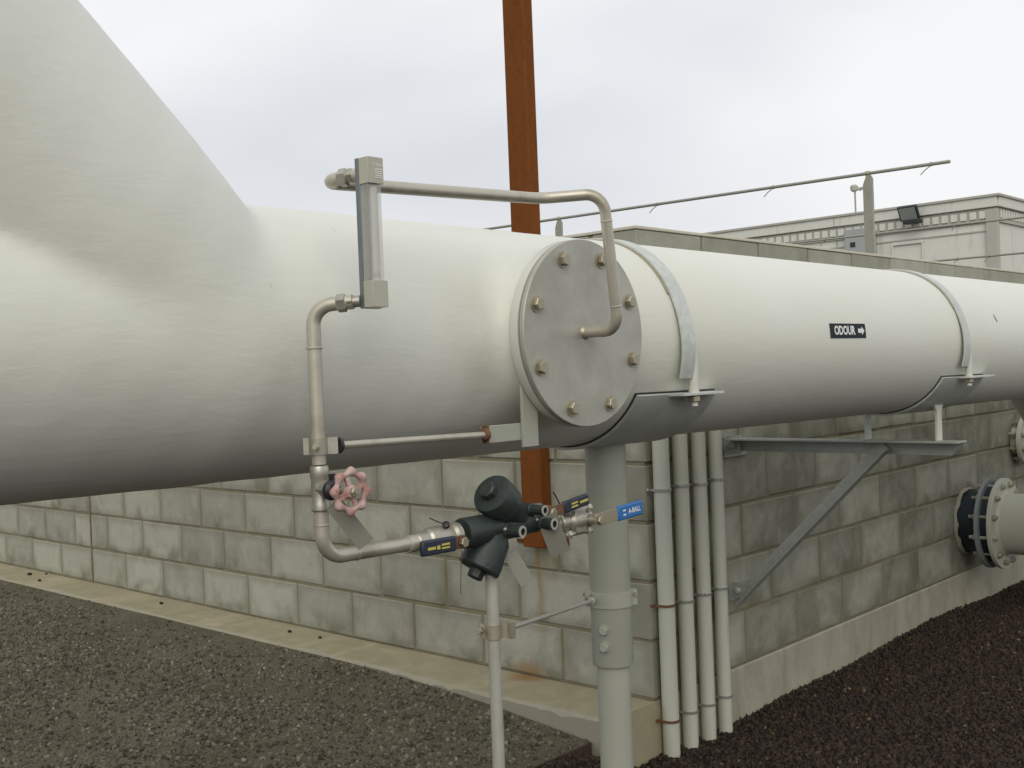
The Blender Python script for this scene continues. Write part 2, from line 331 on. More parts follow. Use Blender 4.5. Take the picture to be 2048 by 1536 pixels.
# ------------------------------------------------------------------ mesh builder
BASE = {}
class MB:
    def __init__(s): s.v = []; s.f = []
    def add(s, vs, fs):
        o = len(s.v); s.v += [tuple(p) for p in vs]; s.f += [tuple(i+o for i in f) for f in fs]; return s
    def box(s, c, size, rot=None):
        hx, hy, hz = (x/2 for x in size); vs = []
        for dx in (-hx, hx):
            for dy in (-hy, hy):
                for dz in (-hz, hz):
                    p = Vector((dx, dy, dz))
                    if rot is not None: p = rot @ p
                    vs.append(p + Vector(c))
        return s.add(vs, [(0, 1, 3, 2), (4, 6, 7, 5), (0, 4, 5, 1), (2, 3, 7, 6), (0, 2, 6, 4), (1, 5, 7, 3)])
    def bar(s, p0, p1, w, h, upv=(0, 0, 1)):
        p0, p1 = Vector(p0), Vector(p1); d = p1-p0; L = d.length; d.normalize()
        x = d.cross(Vector(upv)); x.normalize(); z = x.cross(d)
        rot = Matrix((x, d, z)).transposed()
        return s.box((p0+p1)/2, (w, L, h), rot)
    def lathe(s, prof, o, ax, n=32, caps=True, ph=0.0):
        o = Vector(o); ax = Vector(ax).normalized()
        t = Vector((0, 0, 1)) if abs(ax.z) < 0.9 else Vector((0, 1, 0))
        x = ax.cross(t).normalized(); y = ax.cross(x)
        vs = []; fs = []
        for r, h in prof:
            for k in range(n):
                a = 2*math.pi*k/n + ph
                vs.append(o+ax*h+(x*math.cos(a)+y*math.sin(a))*r)
        for i in range(len(prof)-1):
            for k in range(n):
                k2 = (k+1) % n
                fs.append((i*n+k, i*n+k2, (i+1)*n+k2, (i+1)*n+k))
        if caps:
            fs.append(tuple(range(n-1, -1, -1))); q = (len(prof)-1)*n; fs.append(tuple(range(q, q+n)))
        return s.add(vs, fs)
    def cyl(s, p0, p1, r, r1=None, n=24, caps=True, ch=0.0):
        p0, p1 = Vector(p0), Vector(p1); L = (p1-p0).length; r1 = r if r1 is None else r1
        prof = [(r, 0), (r1, L)]
        if ch: prof = [(r-ch, 0), (r, ch), (r1, L-ch), (r1-ch, L)]
        return s.lathe(prof, p0, p1-p0, n, caps)
    def hexa(s, p0, p1, r, ph=0.0):
        p0, p1 = Vector(p0), Vector(p1); L = (p1-p0).length; c = min(r*0.12, L*0.2)
        return s.lathe([(r-c, 0), (r, c), (r, L-c), (r-c, L)], p0, p1-p0, 6, True, ph)
    def tube(s, pts, r, bend=0.03, n=16, seg=8, caps=True):
        pts = [Vector(p) for p in pts]; path = [pts[0]]
        for i in range(1, len(pts)-1):
            a, b, c = pts[i-1], pts[i], pts[i+1]
            u = (a-b).normalized(); w = (c-b).normalized()
            th = u.angle(w)
            if math.pi-th < 0.03: path.append(b); continue
            bb = bend[i-1] if isinstance(bend, (list, tuple)) else bend
            tl = bb/math.tan(th/2); tl = min(tl, (a-b).length*0.49, (c-b).length*0.49); bb = tl*math.tan(th/2)
            cen = b+(u+w).normalized()*(bb/math.sin(th/2))
            s0 = b+u*tl-cen; s1 = b+w*tl-cen; ang = s0.angle(s1); axis = s0.cross(s1).normalized()
            for k in range(seg+1): path.append(cen+Matrix.Rotation(ang*k/seg, 3, axis) @ s0)
        path.append(pts[-1])
        clean = [path[0]]
        for p in path[1:]:
            if (p-clean[-1]).length > 1e-5: clean.append(p)
        path = clean
        t0 = (path[1]-path[0]).normalized(); nrm = t0.orthogonal().normalized()
        vs = []; fs = []
        for i, p in enumerate(path):
            t = (path[min(i+1, len(path)-1)]-path[max(i-1, 0)]).normalized()
            nrm = (nrm-t*nrm.dot(t)).normalized(); bn = t.cross(nrm)
            for k in range(n):
                a = 2*math.pi*k/n; vs.append(p+(nrm*math.cos(a)+bn*math.sin(a))*r)
        for i in range(len(path)-1):
            for k in range(n):
                k2 = (k+1) % n; fs.append((i*n+k, i*n+k2, (i+1)*n+k2, (i+1)*n+k))
        if caps:
            fs.append(tuple(range(n-1, -1, -1))); q = (len(path)-1)*n; fs.append(tuple(range(q, q+n)))
        return s.add(vs, fs)
    def arcband(s, cen_fn, y0, y1, r0, r1, a0, a1, n=40):
        """curved plate round an axis along Y; cen_fn(y)->(x,z); angles in degrees from +X towards +Z"""
        vs = []; fs = []
        for i in range(n+1):
            a = R_(a0+(a1-a0)*i/n)
            for y in (y0, y1):
                cx, cz = cen_fn(y)
                for r in (r0, r1): vs.append((cx+r*math.cos(a), y, cz+r*math.sin(a)))
        for i in range(n):
            q = i*4; w = q+4
            fs += [(q+1, w+1, w+3, q+3), (q, q+2, w+2, w), (q, w, w+1, q+1), (q+2, q+3, w+3, w+2)]
        fs += [(0, 1, 3, 2), (n*4, n*4+2, n*4+3, n*4+1)]
        return s.add(vs, fs)
    def build(s, name, mat, parent=None, bevel=0.0, angle=35, label=None, kind=None):
        root = parent
        base = Vector((0, 0, 0))
        if parent is not None: base = BASE[parent.name]
        me = bpy.data.meshes.new(name)
        me.from_pydata([tuple(Vector(p)-base) for p in s.v], [], s.f)
        me.validate()
        bm = bmesh.new(); bm.from_mesh(me)
        bmesh.ops.recalc_face_normals(bm, faces=bm.faces); bm.to_mesh(me); bm.free()
        me.materials.append(MT[mat])
        me.polygons.foreach_set('use_smooth', [True]*len(me.polygons))
        me.set_sharp_from_angle(angle=R_(angle))
        o = bpy.data.objects.new(name, me); COL.objects.link(o)
        if parent is not None: o.parent = parent
        BASE[o.name] = base
        if bevel:
            b = o.modifiers.new('bevel', 'BEVEL'); b.width = bevel; b.segments = 2; b.limit_method = 'ANGLE'; b.angle_limit = R_(40)
        if label: o['label'] = label
        if kind: o['kind'] = kind
        return o

def thing(name, base, label, cat, group=None):
    o = bpy.data.objects.new(name, None); COL.objects.link(o)
    o.location = base; o.empty_display_size = 0.1
    BASE[o.name] = Vector(base)
    o['label'] = label; o['category'] = cat
    if group: o['group'] = group
    return o
def tag(o, label, cat, group=None):
    o['label'] = label; o['category'] = cat
    if group: o['group'] = group
    return o
def text_mesh(txt, size, sx=1.0, bold=0.0):
    cu = bpy.data.curves.new('t', 'FONT'); cu.body = txt; cu.size = size; cu.offset = bold; cu.resolution_u = 3
    cu.align_x = 'CENTER'; cu.align_y = 'CENTER'
    o = bpy.data.objects.new('t', cu); COL.objects.link(o)
    bpy.context.view_layer.update()
    me = bpy.data.meshes.new_from_object(o)
    vs = [(p.co.x*sx, p.co.y) for p in me.vertices]; fs = [tuple(f.vertices) for f in me.polygons]
    bpy.data.objects.remove(o); bpy.data.curves.remove(cu); bpy.data.meshes.remove(me)
    return vs, fs

# ================================================================== SETTING
def sheet(name, x0, x1, y0, y1, zf, step, mat, kind='structure'):
    nx = max(1, int((x1-x0)/step)); ny = max(1, int((y1-y0)/step))
    xs = np.linspace(x0, x1, nx+1); ys = np.linspace(y0, y1, ny+1)
    vs = [(x, y, zf(x, y)) for y in ys for x in xs]
    fs = [(j*(nx+1)+i, j*(nx+1)+i+1, (j+1)*(nx+1)+i+1, (j+1)*(nx+1)+i) for j in range(ny) for i in range(nx)]
    mb = MB(); mb.add(vs, fs)
    return mb.build(name, mat, None, kind=kind, angle=180)
def fbm(x, y, s=1.0):
    return (math.sin(1.7*s*x+0.6*math.sin(2.3*s*y))*math.cos(1.3*s*y+1.1)+0.5*math.sin(4.1*s*x-1.9*s*y+0.7)+0.3*math.sin(8.3*s*y+5.2*s*x))/1.8
mb = MB(); mb.add([(-400, -400, -0.40), (400, -400, -0.40), (400, 400, -0.40), (-400, 400, -0.40)], [(0, 1, 2, 3)])
g = mb.build('ground', 'dirt', None, kind='structure')
def yard_z(x, y):
    e = -0.007 if x < -1.7 else -0.007-0.074*max(0, (x+1.7)/1.64)**2.6
    d = min(1.0, max(0.0, (-0.26-y)/2.5))
    return e-0.05*d+0.009*fbm(x, y, 2.2)*min(1, 0.15+d*3)
sheet('gravel_yard', -11.0, -0.06, -7.0, -0.262, yard_z, 0.12, 'yard')
def sc_z(x, y):
    return -0.195+0.012*fbm(x, y, 2.1)+0.006*fbm(x+3, y-2, 5.3)+(0.035*math.exp(-((y-2.3)/0.45)**2-((x-0.1)/0.5)**2))+(0.112*min(1, max(0, (-0.24-y)/0.08))*math.exp(-(max(0, x-0.12)/0.30)**2))
sheet('scoria_bed', -0.055, 7.0, -7.0, 9.5, sc_z, 0.1, 'scoria')

# loose stones: real instanced stones scattered over the two surfaces
def scatter(name, x0, x1, y0, y1, zf, density, smin, smax, mat, label, cat, seed, patch):
    nx = max(1, int((x1-x0)/0.1)); ny = max(1, int((y1-y0)/0.1))
    xs = np.linspace(x0, x1, nx+1); ys = np.linspace(y0, y1, ny+1)
    vs = [(x, y, zf(x, y)) for y in ys for x in xs]
    fs = [(j*(nx+1)+i, j*(nx+1)+i+1, (j+1)*(nx+1)+i+1, (j+1)*(nx+1)+i) for j in range(ny) for i in range(nx)]
    me = bpy.data.meshes.new(name); me.from_pydata(vs, [], fs); me.materials.append(MT[mat])
    o = bpy.data.objects.new(name, me); COL.objects.link(o)
    ng = bpy.data.node_groups.new(name, 'GeometryNodeTree')
    ng.interface.new_socket('Geometry', in_out='INPUT', socket_type='NodeSocketGeometry')
    ng.interface.new_socket('Geometry', in_out='OUTPUT', socket_type='NodeSocketGeometry')
    A = ng.nodes.new; L = ng.links.new
    gi = A('NodeGroupInput'); go = A('NodeGroupOutput')
    dp = A('GeometryNodeDistributePointsOnFaces'); dp.inputs['Seed'].default_value = seed
    pos = A('GeometryNodeInputPosition'); nz = A('ShaderNodeTexNoise'); nz.inputs['Scale'].default_value = 2.6
    nz.inputs['Detail'].default_value = 3
    L(pos.outputs[0], nz.inputs['Vector'])
    mr = A('ShaderNodeMapRange'); mr.inputs['From Min'].default_value = 0.36; mr.inputs['From Max'].default_value = 0.62
    mr.inputs['To Min'].default_value = density*patch; mr.inputs['To Max'].default_value = density
    L(nz.outputs['Fac'], mr.inputs['Value'])
    if name == 'gravel':       # swept fines along the ledge hold few loose stones
        sx = A('ShaderNodeSeparateXYZ'); L(pos.outputs[0], sx.inputs[0])
        ry = A('ShaderNodeMapRange'); ry.inputs['From Min'].default_value = -0.30; ry.inputs['From Max'].default_value = -0.85; ry.inputs['To Min'].default_value = 0.07; ry.inputs['To Max'].default_value = 1.0
        rx = A('ShaderNodeMapRange'); rx.inputs['From Min'].default_value = -2.2; rx.inputs['From Max'].default_value = -0.7; rx.inputs['To Min'].default_value = 0.0; rx.inputs['To Max'].default_value = 1.0
        L(sx.outputs['Y'], ry.inputs['Value']); L(sx.outputs['X'], rx.inputs['Value'])
        mxx = A('ShaderNodeMath'); mxx.operation = 'MAXIMUM'; L(ry.outputs[0], mxx.inputs[0]); L(rx.outputs[0], mxx.inputs[1])
        mm = A('ShaderNodeMath'); mm.operation = 'MULTIPLY'; L(mr.outputs[0], mm.inputs[0]); L(mxx.outputs[0], mm.inputs[1]); L(mm.outputs[0], dp.inputs['Density'])
    else: L(mr.outputs[0], dp.inputs['Density'])
    L(gi.outputs[0], dp.inputs['Mesh'])
    ico = A('GeometryNodeMeshIcoSphere'); ico.inputs['Radius'].default_value = 1.0; ico.inputs['Subdivisions'].default_value = 2
    p2 = A('GeometryNodeInputPosition'); n2 = A('ShaderNodeTexNoise'); n2.inputs['Scale'].default_value = 1.3; n2.inputs['Detail'].default_value = 2
    L(p2.outputs[0], n2.inputs['Vector'])
    sub = A('ShaderNodeVectorMath'); sub.operation = 'SUBTRACT'; sub.inputs[1].default_value = (0.5, 0.5, 0.5)
    L(n2.outputs['Color'], sub.inputs[0])
    scv = A('ShaderNodeVectorMath'); scv.operation = 'SCALE'; scv.inputs['Scale'].default_value = 1.5
    L(sub.outputs[0], scv.inputs[0])
    sp = A('GeometryNodeSetPosition'); L(ico.outputs['Mesh'], sp.inputs['Geometry']); L(scv.outputs[0], sp.inputs['Offset'])
    sm = A('GeometryNodeSetMaterial'); sm.inputs['Material'].default_value = MT[mat]; L(sp.outputs[0], sm.inputs['Geometry'])
    ins = A('GeometryNodeInstanceOnPoints'); L(dp.outputs['Points'], ins.inputs['Points']); L(sm.outputs[0], ins.inputs['Instance'])
    rr = A('FunctionNodeRandomValue'); rr.data_type = 'FLOAT_VECTOR'
    rr.inputs[0].default_value = (0, 0, 0); rr.inputs[1].default_value = (6.28, 6.28, 6.28)
    L(rr.outputs[0], ins.inputs['Rotation'])
    rs = A('FunctionNodeRandomValue'); rs.data_type = 'FLOAT'; rs.inputs[2].default_value = 0.0; rs.inputs[3].default_value = 1.0
    pw = A('ShaderNodeMath'); pw.operation = 'POWER'; pw.inputs[1].default_value = 2.2; L(rs.outputs[1], pw.inputs[0])
    m2 = A('ShaderNodeMapRange'); m2.inputs['To Min'].default_value = smin; m2.inputs['To Max'].default_value = smax; L(pw.outputs[0], m2.inputs['Value'])
    rv = A('FunctionNodeRandomValue'); rv.data_type = 'FLOAT_VECTOR'; rv.inputs[0].default_value = (0.7, 0.6, 0.45); rv.inputs[1].default_value = (1.25, 1.05, 0.9)
    mv = A('ShaderNodeVectorMath'); mv.operation = 'SCALE'; L(rv.outputs[0], mv.inputs[0]); L(m2.outputs[0], mv.inputs['Scale'])
    L(mv.outputs[0], ins.inputs['Scale'])
    L(ins.outputs[0], go.inputs[0])
    md = o.modifiers.new('stones', 'NODES'); md.node_group = ng
    o['kind'] = 'stuff'; o['label'] = label; o['category'] = cat
    return o
scatter('gravel', -7.0, -0.07, -3.2, -0.27, lambda x, y: yard_z(x, y)+0.001, 8500, 0.0026, 0.0098, 'stone', 'loose grey gravel lying in front of the block wall', 'gravel', 3, 0.22)
scatter('scoria_gravel', -0.05, 3.0, -1.2, 5.2, lambda x, y: sc_z(x, y)+0.002, 7500, 0.0045, 0.0112, 'scoria_stone', 'dark red and black scoria stones beside the right-hand block wall', 'gravel', 5, 0.9)

# concrete footing: an L of slab under both walls, projecting as a ledge on the left
mb = MB()
xs = np.linspace(-9.2, 0.004, 420)
prof_n = 5
vs = []; fs = []
for i, x in enumerate(xs):
    w = 0.006*math.sin(3.1*x)+0.004*math.sin(11*x+1)+0.002*math.sin(37*x)
    chip = 0.016*max(0, math.sin(5.3*x+0.4)*math.sin(13.1*x))**2+0.010*max(0, math.sin(41*x)*math.sin(17*x+1))**2*min(1, max(0, (x+2.5)/1.5))
    fy = -0.258+w*0.6+0.0025*math.sin(53*x)*math.sin(29*x+.3)+0.0015*math.sin(97*x)
    for (y, z) in ((0.22, -0.003), (fy+0.012+chip, -0.002-0.002*math.sin(7*x)), (fy, -0.010-chip*1.3), (fy-0.004, -0.30), (0.22, -0.30)):
        vs.append((x, y, z))
n5 = 5
for i in range(len(xs)-1):
    for k in range(n5):
        k2 = (k+1) % n5; fs.append((i*n5+k, i*n5+k2, (i+1)*n5+k2, (i+1)*n5+k))
fs += [tuple(range(n5-1, -1, -1)), tuple(range((len(xs)-1)*n5, len(xs)*n5))]
mb.add(vs, fs)
foot = mb.build('concrete_footing', 'kerb', None, kind='structure', angle=30)
mb = MB(); mb.box((-0.098, 3.72, -0.152), (0.204, 7.0, 0.296))
ft2 = mb.build('concrete_footing', 'footing', None, kind='structure', bevel=0.006)

# ------------------------------------------------------------------ block wall
wall = thing('block_wall', (0, 0, 0), 'weathered grey concrete block wall turning a corner behind the white pipe', 'wall')
def block_mesh(L, seed, H=0.190, D=0.190):
    r = random.Random(seed); bm = bmesh.new()
    bmesh.ops.create_cube(bm, size=1.0)
    for v_ in bm.verts: v_.co = Vector((v_.co.x*L, v_.co.y*D, v_.co.z*H))
    bmesh.ops.bevel(bm, geom=list(bm.edges), offset=0.0035+0.002*r.random(), segments=1, affect='EDGES', profile=0.5)
    for v_ in bm.verts: v_.co += Vector((r.uniform(-1, 1)*.0012, r.uniform(-1, 1)*.0008, r.uniform(-1, 1)*.0013))
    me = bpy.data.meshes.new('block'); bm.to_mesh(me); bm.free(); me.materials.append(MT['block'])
    return me
full = [block_mesh(0.3895, i) for i in range(6)]
half = [block_mesh(0.190, 20+i) for i in range(4)]
corner_m = [block_mesh(0.395, 40+i) for i in range(3)]
three = [block_mesh(0.29, 60+i) for i in range(2)]
def put_block(me, cx, cy, cz, rz):
    o = bpy.data.objects.new('block', me); COL.objects.link(o); o.parent = wall
    o.location = (cx, cy, cz+random.uniform(-.0012, .0012))
    o.rotation_euler = (0, random.uniform(-.002, .002), rz+random.uniform(-.002, .002))
    return o
NL, NR = 16, 13
for k in range(8):
    z = k*0.2+0.1; odd = k % 2
    if not odd:
        put_block(random.choice(corner_m), -0.1975, 0.095, z, 0)
        for i in range(1, NL): put_block(random.choice(full), -(i+0.5)*0.4, 0.095+random.uniform(-.0015, .0015), z, 0)
        for i in range(NR): put_block(random.choice(full), -0.095+random.uniform(-.0015, .0015), 0.2+(i+0.5)*0.4, z, R_(90))
    else:
        put_block(random.choice(corner_m), -0.095, 0.1975, z, R_(90))
        for i in range(NL):
            if i == 9:
                for s_ in (9.5, 10.0): put_block(random.choice(half), -(s_+0.25)*0.4, 0.095, z, 0)
            else: put_block(random.choice(full), -(i+1.0)*0.4, 0.095+random.uniform(-.0015, .0015), z, 0)
        for i in range(1, NR+1): put_block(random.choice(full), -0.095+random.uniform(-.0015, .0015), (i+0.5)*0.4, z, R_(90))
mb = MB()
mb.box((-3.3035, 0.0955, 0.796), (6.595, 0.183, 1.592)); mb.box((-0.0955, 2.80, 0.796), (0.183, 5.226, 1.5925))
mb.build('mortar', 'mortar', wall)
mb = MB(); mb.box((-3.299, 0.095, 1.6005), (6.602, 0.195, 0.011)); mb.box((-0.0955, 2.798, 1.6005), (0.195, 5.207, 0.0107))
mb.build('mortar_cap', 'kerb_pale', wall, bevel=0.002)
mb = MB(); mb.box((-4.0, 0.003, 0.80), (0.011, 0.012, 1.59)); mb.build('control_joint', 'joint_rust', wall)

# ================================================================== MAIN PIPE
def ax_x(y): return 0.681+0.020*y
def ax_z(y): return 1.181-0.006*y
def cen(y): return (ax_x(y), ax_z(y))
PR = 0.225
pipe = thing('gas_pipe', (ax_x(-1.4), -1.4, 0.96), 'large white painted pipe with a slanting branch and a bolted round cover', 'pipe')
AXD = np.array([0.020, 1.0, -0.006]); AXD /= np.linalg.norm(AXD)
A0 = np.array([0.681, 0.0, 1.181])
YI = -2.112
BR0 = np.array([ax_x(YI)+0.006, YI, ax_z(YI)])
BRD = np.array([-0.014, -math.cos(R_(45)), math.sin(R_(45))]); BRD /= np.linalg.norm(BRD)
NC = np.array([0, -1.4445, 1.193])
def smin(a, b, k):
    h = np.clip(0.5+0.5*(b-a)/k, 0, 1); return b*(1-h)+a*h-k*h*(1-h)
def sdf(P):
    q = P-A0; t = q@AXD; d1 = np.sqrt(np.maximum((q*q).sum(-1)-t*t, 0))-PR
    q = P-BR0; t = q@BRD; t = np.maximum(t, 0.0); d2 = np.sqrt(((q-t[..., None]*BRD)**2).sum(-1))-(PR-0.004+0.010*np.clip(t/0.22, 0, 1))
    rr = np.hypot(P[..., 1]-NC[1], P[..., 2]-NC[2])-0.160
    d3 = np.maximum(np.maximum(rr, P[..., 0]-0.912), 0.6-P[..., 0])
    # thin wrap unevenness on the coating
    w = 0.0005*np.sin(P[..., 1]*23+P[..., 2]*9)*np.sin(P[..., 2]*17-P[..., 1]*5)+0.0002*np.sin(P[..., 1]*61-P[..., 2]*37)
    fade = np.clip((-1.25-P[..., 1])/0.3, 0, 1)*np.clip((P[..., 1]+3.2)/0.3, 0, 1)*np.clip((2.25-P[..., 2])/0.2, 0, 1)
    return smin(smin(d1, d2, 0.014), d3, 0.045)-w*fade
hS = 0.0125
gx = np.arange(0.34, 0.95, hS); gy = np.arange(-3.30, -1.08+1e-6, hS); gz = np.arange(0.93, 2.38, hS)
G = np.stack(np.meshgrid(gx, gy, gz, indexing='ij'), -1)
D = sdf(G)
neg = D < 0
nx_, ny_, nz_ = D.shape
cnt = np.zeros((nx_-1, ny_-1, nz_-1), np.int8); acc = np.zeros((nx_-1, ny_-1, nz_-1, 3))
for i in (0, 1):
    for j in (0, 1):
        for k in (0, 1):
            cnt += neg[i:nx_-1+i, j:ny_-1+j, k:nz_-1+k]
mask = (cnt > 0) & (cnt < 8)
ids = -np.ones(mask.shape, np.int64); ids[mask] = np.arange(mask.sum())
ii = np.argwhere(mask)
P = np.stack([gx[ii[:, 0]]+hS/2, gy[ii[:, 1]]+hS/2, gz[ii[:, 2]]+hS/2], -1)
P0 = P.copy()
for it in range(8):
    d = sdf(P); e = 1e-4
    gr = np.stack([(sdf(P+np.eye(3)[a]*e)-d)/e for a in range(3)], -1)
    P = P-gr*(d/np.maximum((gr*gr).sum(-1), 1e-6))[:, None]
    P = np.clip(P, P0-hS*0.9, P0+hS*0.9)
quads = []
for a in range(3):
    b, c_ = (a+1) % 3, (a+2) % 3
    sl0 = [slice(None)]*3; sl1 = [slice(None)]*3
    sl0[a] = slice(0, -1); sl1[a] = slice(1, None)
    ch = neg[tuple(sl0)] != neg[tuple(sl1)]
    e = np.argwhere(ch)
    ok = (e[:, b] > 0) & (e[:, c_] > 0) & (e[:, b] < D.shape[b]-1) & (e[:, c_] < D.shape[c_]-1)
    e = e[ok]
    def idx(db, dc):
        q = e.copy(); q[:, b] -= db; q[:, c_] -= dc; return ids[q[:, 0], q[:, 1], q[:, 2]]
    quads.append(np.stack([idx(1, 1), idx(0, 1), idx(0, 0), idx(1, 0)], -1))
quads = np.concatenate(quads); quads = quads[(quads >= 0).all(1)]
mb = MB(); mb.add(P.tolist(), quads.tolist())
mb.build('pipe_body', 'white', pipe, angle=180)
mb = MB()
p = lambda y: (ax_x(y), y, ax_z(y))
mb.cyl(p(-1.10), p(4.6), PR, n=96)
# elbow and tail beyond the left edge, so that the pipe goes on outside the picture
mb.tube([p(-3.28), p(-5.6), (ax_x(-5.6), -5.6-0.0, -0.5)], PR, bend=0.5, n=64, seg=14)
PRB = PR+0.006; b0 = BR0+BRD*(1.02); b1 = BR0+BRD*3.0
mb.tube([tuple(b0), tuple(b1), (b1[0], b1[1]-1.6, b1[2])], PRB, bend=0.5, n=64, seg=14)
mb.build('pipe_run', 'white', pipe, angle=60)
# lateral going down towards the flanged pipes on the right
mb = MB(); mb.cyl((ax_x(1.45), 1.45, 1.17), (0.72, 2.81, 0.264), 0.110, n=48)
mb.build('down_branch', 'white', pipe)
# nozzle flange, gasket and cover plate
mb = MB(); mb.lathe([(0.150, 0), (0.1700, 0), (0.1712, 0.002), (0.1712, 0.017), (0.1705, 0.019), (0.150, 0.019)], (0.903, NC[1], NC[2]), (1, 0, 0), 96)
fl = mb.build('nozzle_flange', 'white_plain', pipe, angle=30)
mb = MB(); mb.lathe([(0.164, 0), (0.164, 0.0035)], (0.9222, NC[1], NC[2]), (1, 0, 0), 96); mb.build('gasket', 'rubber', pipe)
mb = MB(); mb.lathe([(0.1695, 0), (0.171, 0.0015), (0.171, 0.0085), (0.1698, 0.010)], (0.9260, NC[1], NC[2]), (1, 0, 0), 96)
cover = mb.build('cover_plate', 'plate_cover', pipe, angle=30)
XPL = 0.936
mb = MB(); mb.hexa((0, 0, 0), (0.010, 0, 0), 0.0115); mb.lathe([(0.0145, -0.0002), (0.0145, 0.002)], (0, 0, 0), (1, 0, 0), 20)
bolt0 = None
for k in range(8):
    a = R_(22.5+45*k+2)
    q = MB(); y_, z_ = NC[1]+0.144*math.cos(a), NC[2]+0.144*math.sin(a)
    q.lathe([(0.0150, 0.0), (0.0150, 0.0022)], (XPL, y_, z_), (1, 0, 0), 20)
    q.hexa((XPL+0.0022, y_, z_), (XPL+0.0115, y_, z_), 0.0118, k*0.4)
    q.build('bolt', 'bolt', cover, angle=25)
# bracket hung on the flange for the tie rod
mb = MB(); mb.box((0.899, -1.568, 1.062), (0.006, 0.040, 0.136)); mb.box((0.8925, -1.628, 1.022), (0.006, 0.108, 0.030))
mb.build('tie_bracket', 'post_paint', pipe, bevel=0.001)
# the ODOUR sticker
SY, SZ = -0.3205, 1.2005
def on_pipe(y, z, r):
    s_ = z-ax_z(y); a = s_/PR
    return (ax_x(y)+r*math.cos(a), y, ax_z(y)+r*math.sin(a))
def curved(mb, pts2, faces, r, skew=0.0):
    mb.add([on_pipe(SY+x, SZ+yv-skew*x, r) for x, yv in pts2], faces)
def gridrect(w, h, nx=4, ny=6):
    pts = [(-w/2+w*i/nx, -h/2+h*j/ny) for j in range(ny+1) for i in range(nx+1)]
    fs = [(j*(nx+1)+i, j*(nx+1)+i+1, (j+1)*(nx+1)+i+1, (j+1)*(nx+1)+i) for j in range(ny) for i in range(nx)]
    return pts, fs
mb = MB(); curved(mb, *gridrect(0.194, 0.038), PR+0.0012); st = mb.build('odour_sticker', 'sign_dark', pipe, angle=80, label='charcoal sticker reading ODOUR with a white arrow')
mb = MB(); vs, fs = text_mesh('ODOUR', 0.031, 1.0, 0.0011)
wid = max(x for x, _ in vs)-min(x for x, _ in vs)
curved(mb, [(x*0.113/wid-0.021, yv) for x, yv in vs], fs, PR+0.0021); mb.build('lettering', 'print_white', st, angle=80)
mb = MB(); curved(mb, [(0.052, -0.0055), (0.073, -0.0055), (0.073, 0.0055), (0.052, 0.0055), (0.073, -0.0115), (0.088, 0), (0.073, 0.0115)], [(0, 1, 2, 3), (4, 5, 6)], PR+0.0021)
mb.build('arrow', 'print_white', st, angle=80)
# chipped paint spot
mb = MB(); pts = [(-.004, .016), (.002, .010), (.006, -.002), (.012, -.012), (.004, -.010), (-.002, 0)]
mb.add([on_pipe(0.715+x, 1.243+yv, PR+0.0008) for x, yv in pts], [tuple(range(6))]); mb.build('paint_chip', 'black', pipe)

# ================================================================== PIPE CLAMPS
def saddle(parent, y0, y1, ys, rod_y, lug0, lug1, tilt=0.0):
    mb = MB(); mb.arcband(cen, y0-0.002, y1+0.002, PR+0.0004, PR+0.0036, -30.3, -149.7, 60); mb.build('rubber_liner', 'rubber', parent)
    mb = MB(); mb.arcband(cen, y0, y1, PR+0.0036, PR+0.0096, -31, -149, 60); sd_ = mb.build('saddle_plate', 'galv', parent)
    # strap over the top, its lower ends hanging free of the pipe
    vs = []; fs = []; n = 60
    for i in range(n+1):
        a = -21+(222*i/n); off = 0.003
        if a < 22: off += 0.013*((22-a)/43)**1.3
        if a > 158: off += 0.013*((a-158)/43)**1.3
        cx, cz = cen(ys); ca, sa = math.cos(R_(a)), math.sin(R_(a))
        for y in (ys-0.023, ys+0.023):
            for r in (PR+off, PR+off+0.004): vs.append((cx+r*ca, y, cz+r*sa))
    for i in range(n):
        q = i*4; w = q+4
        fs += [(q+1, w+1, w+3, q+3), (q, q+2, w+2, w), (q, w, w+1, q+1), (q+2, q+3, w+3, w+2)]
    fs += [(0, 1, 3, 2), (n*4, n*4+2, n*4+3, n*4+1)]
    mb = MB(); mb.add(vs, fs); mb.build('strap', 'galv', parent, angle=40)
    mb = MB(); mb.arcband(cen, ys-0.028, ys+0.020, PR+0.0006, PR+0.0030, 24, 156, 40); mb.build('strap_liner', 'bolt', parent)
    zl = ax_z(ys)-math.sin(R_(31))*PR-0.006
    for sgn in (1, -1):
        xl = ax_x(ys)+sgn*(math.cos(R_(31))*PR+0.003)
        mb = MB(); mb.box((xl+sgn*0.020, (lug0+lug1)/2, zl), (0.046, lug1-lug0, 0.006)); mb.build('lug', 'galv', parent, bevel=0.0008)
        xr = xl+sgn*0.028
        mb = MB(); zt = ax_z(ys)-0.022
        mb.cyl((xr, rod_y, zl-0.026), (xr, rod_y, zt), 0.0075, n=20)
        # slanted cut at the head of the welded sleeve
        mb.cyl((xr, rod_y, zl+0.003), (xr, rod_y, zt+0.010), 0.0115, n=20)
        mb.v = [(x, y, z-(0.9*(y-rod_y)+0.004 if z > zt+0.009 else 0)) for x, y, z in mb.v]
        mb.build('tie_bolt', 'white_plain' if sgn > 0 else 'galv', parent)
        mb = MB(); mb.hexa((xr, rod_y, zl-0.017), (xr, rod_y, zl-0.004), 0.0135); mb.build('nut', 'bolt', parent, angle=25)
sup = thing('pipe_support', (0.655, -1.037, -0.2), 'grey round post with a galvanised saddle clamping the white pipe', 'pipe support')
saddle(sup, -1.187, -0.905, -1.055, -1.022, -1.08, -0.925)
PX, PY = 0.648, -1.037
mb = MB(); mb.lathe([(0.0455, 0.455), (0.0465, 0.457), (0.0465, 0.985)], (PX, PY, 0), (0, 0, 1), 56); mb.build('upper_post', 'post_paint', sup, angle=40)
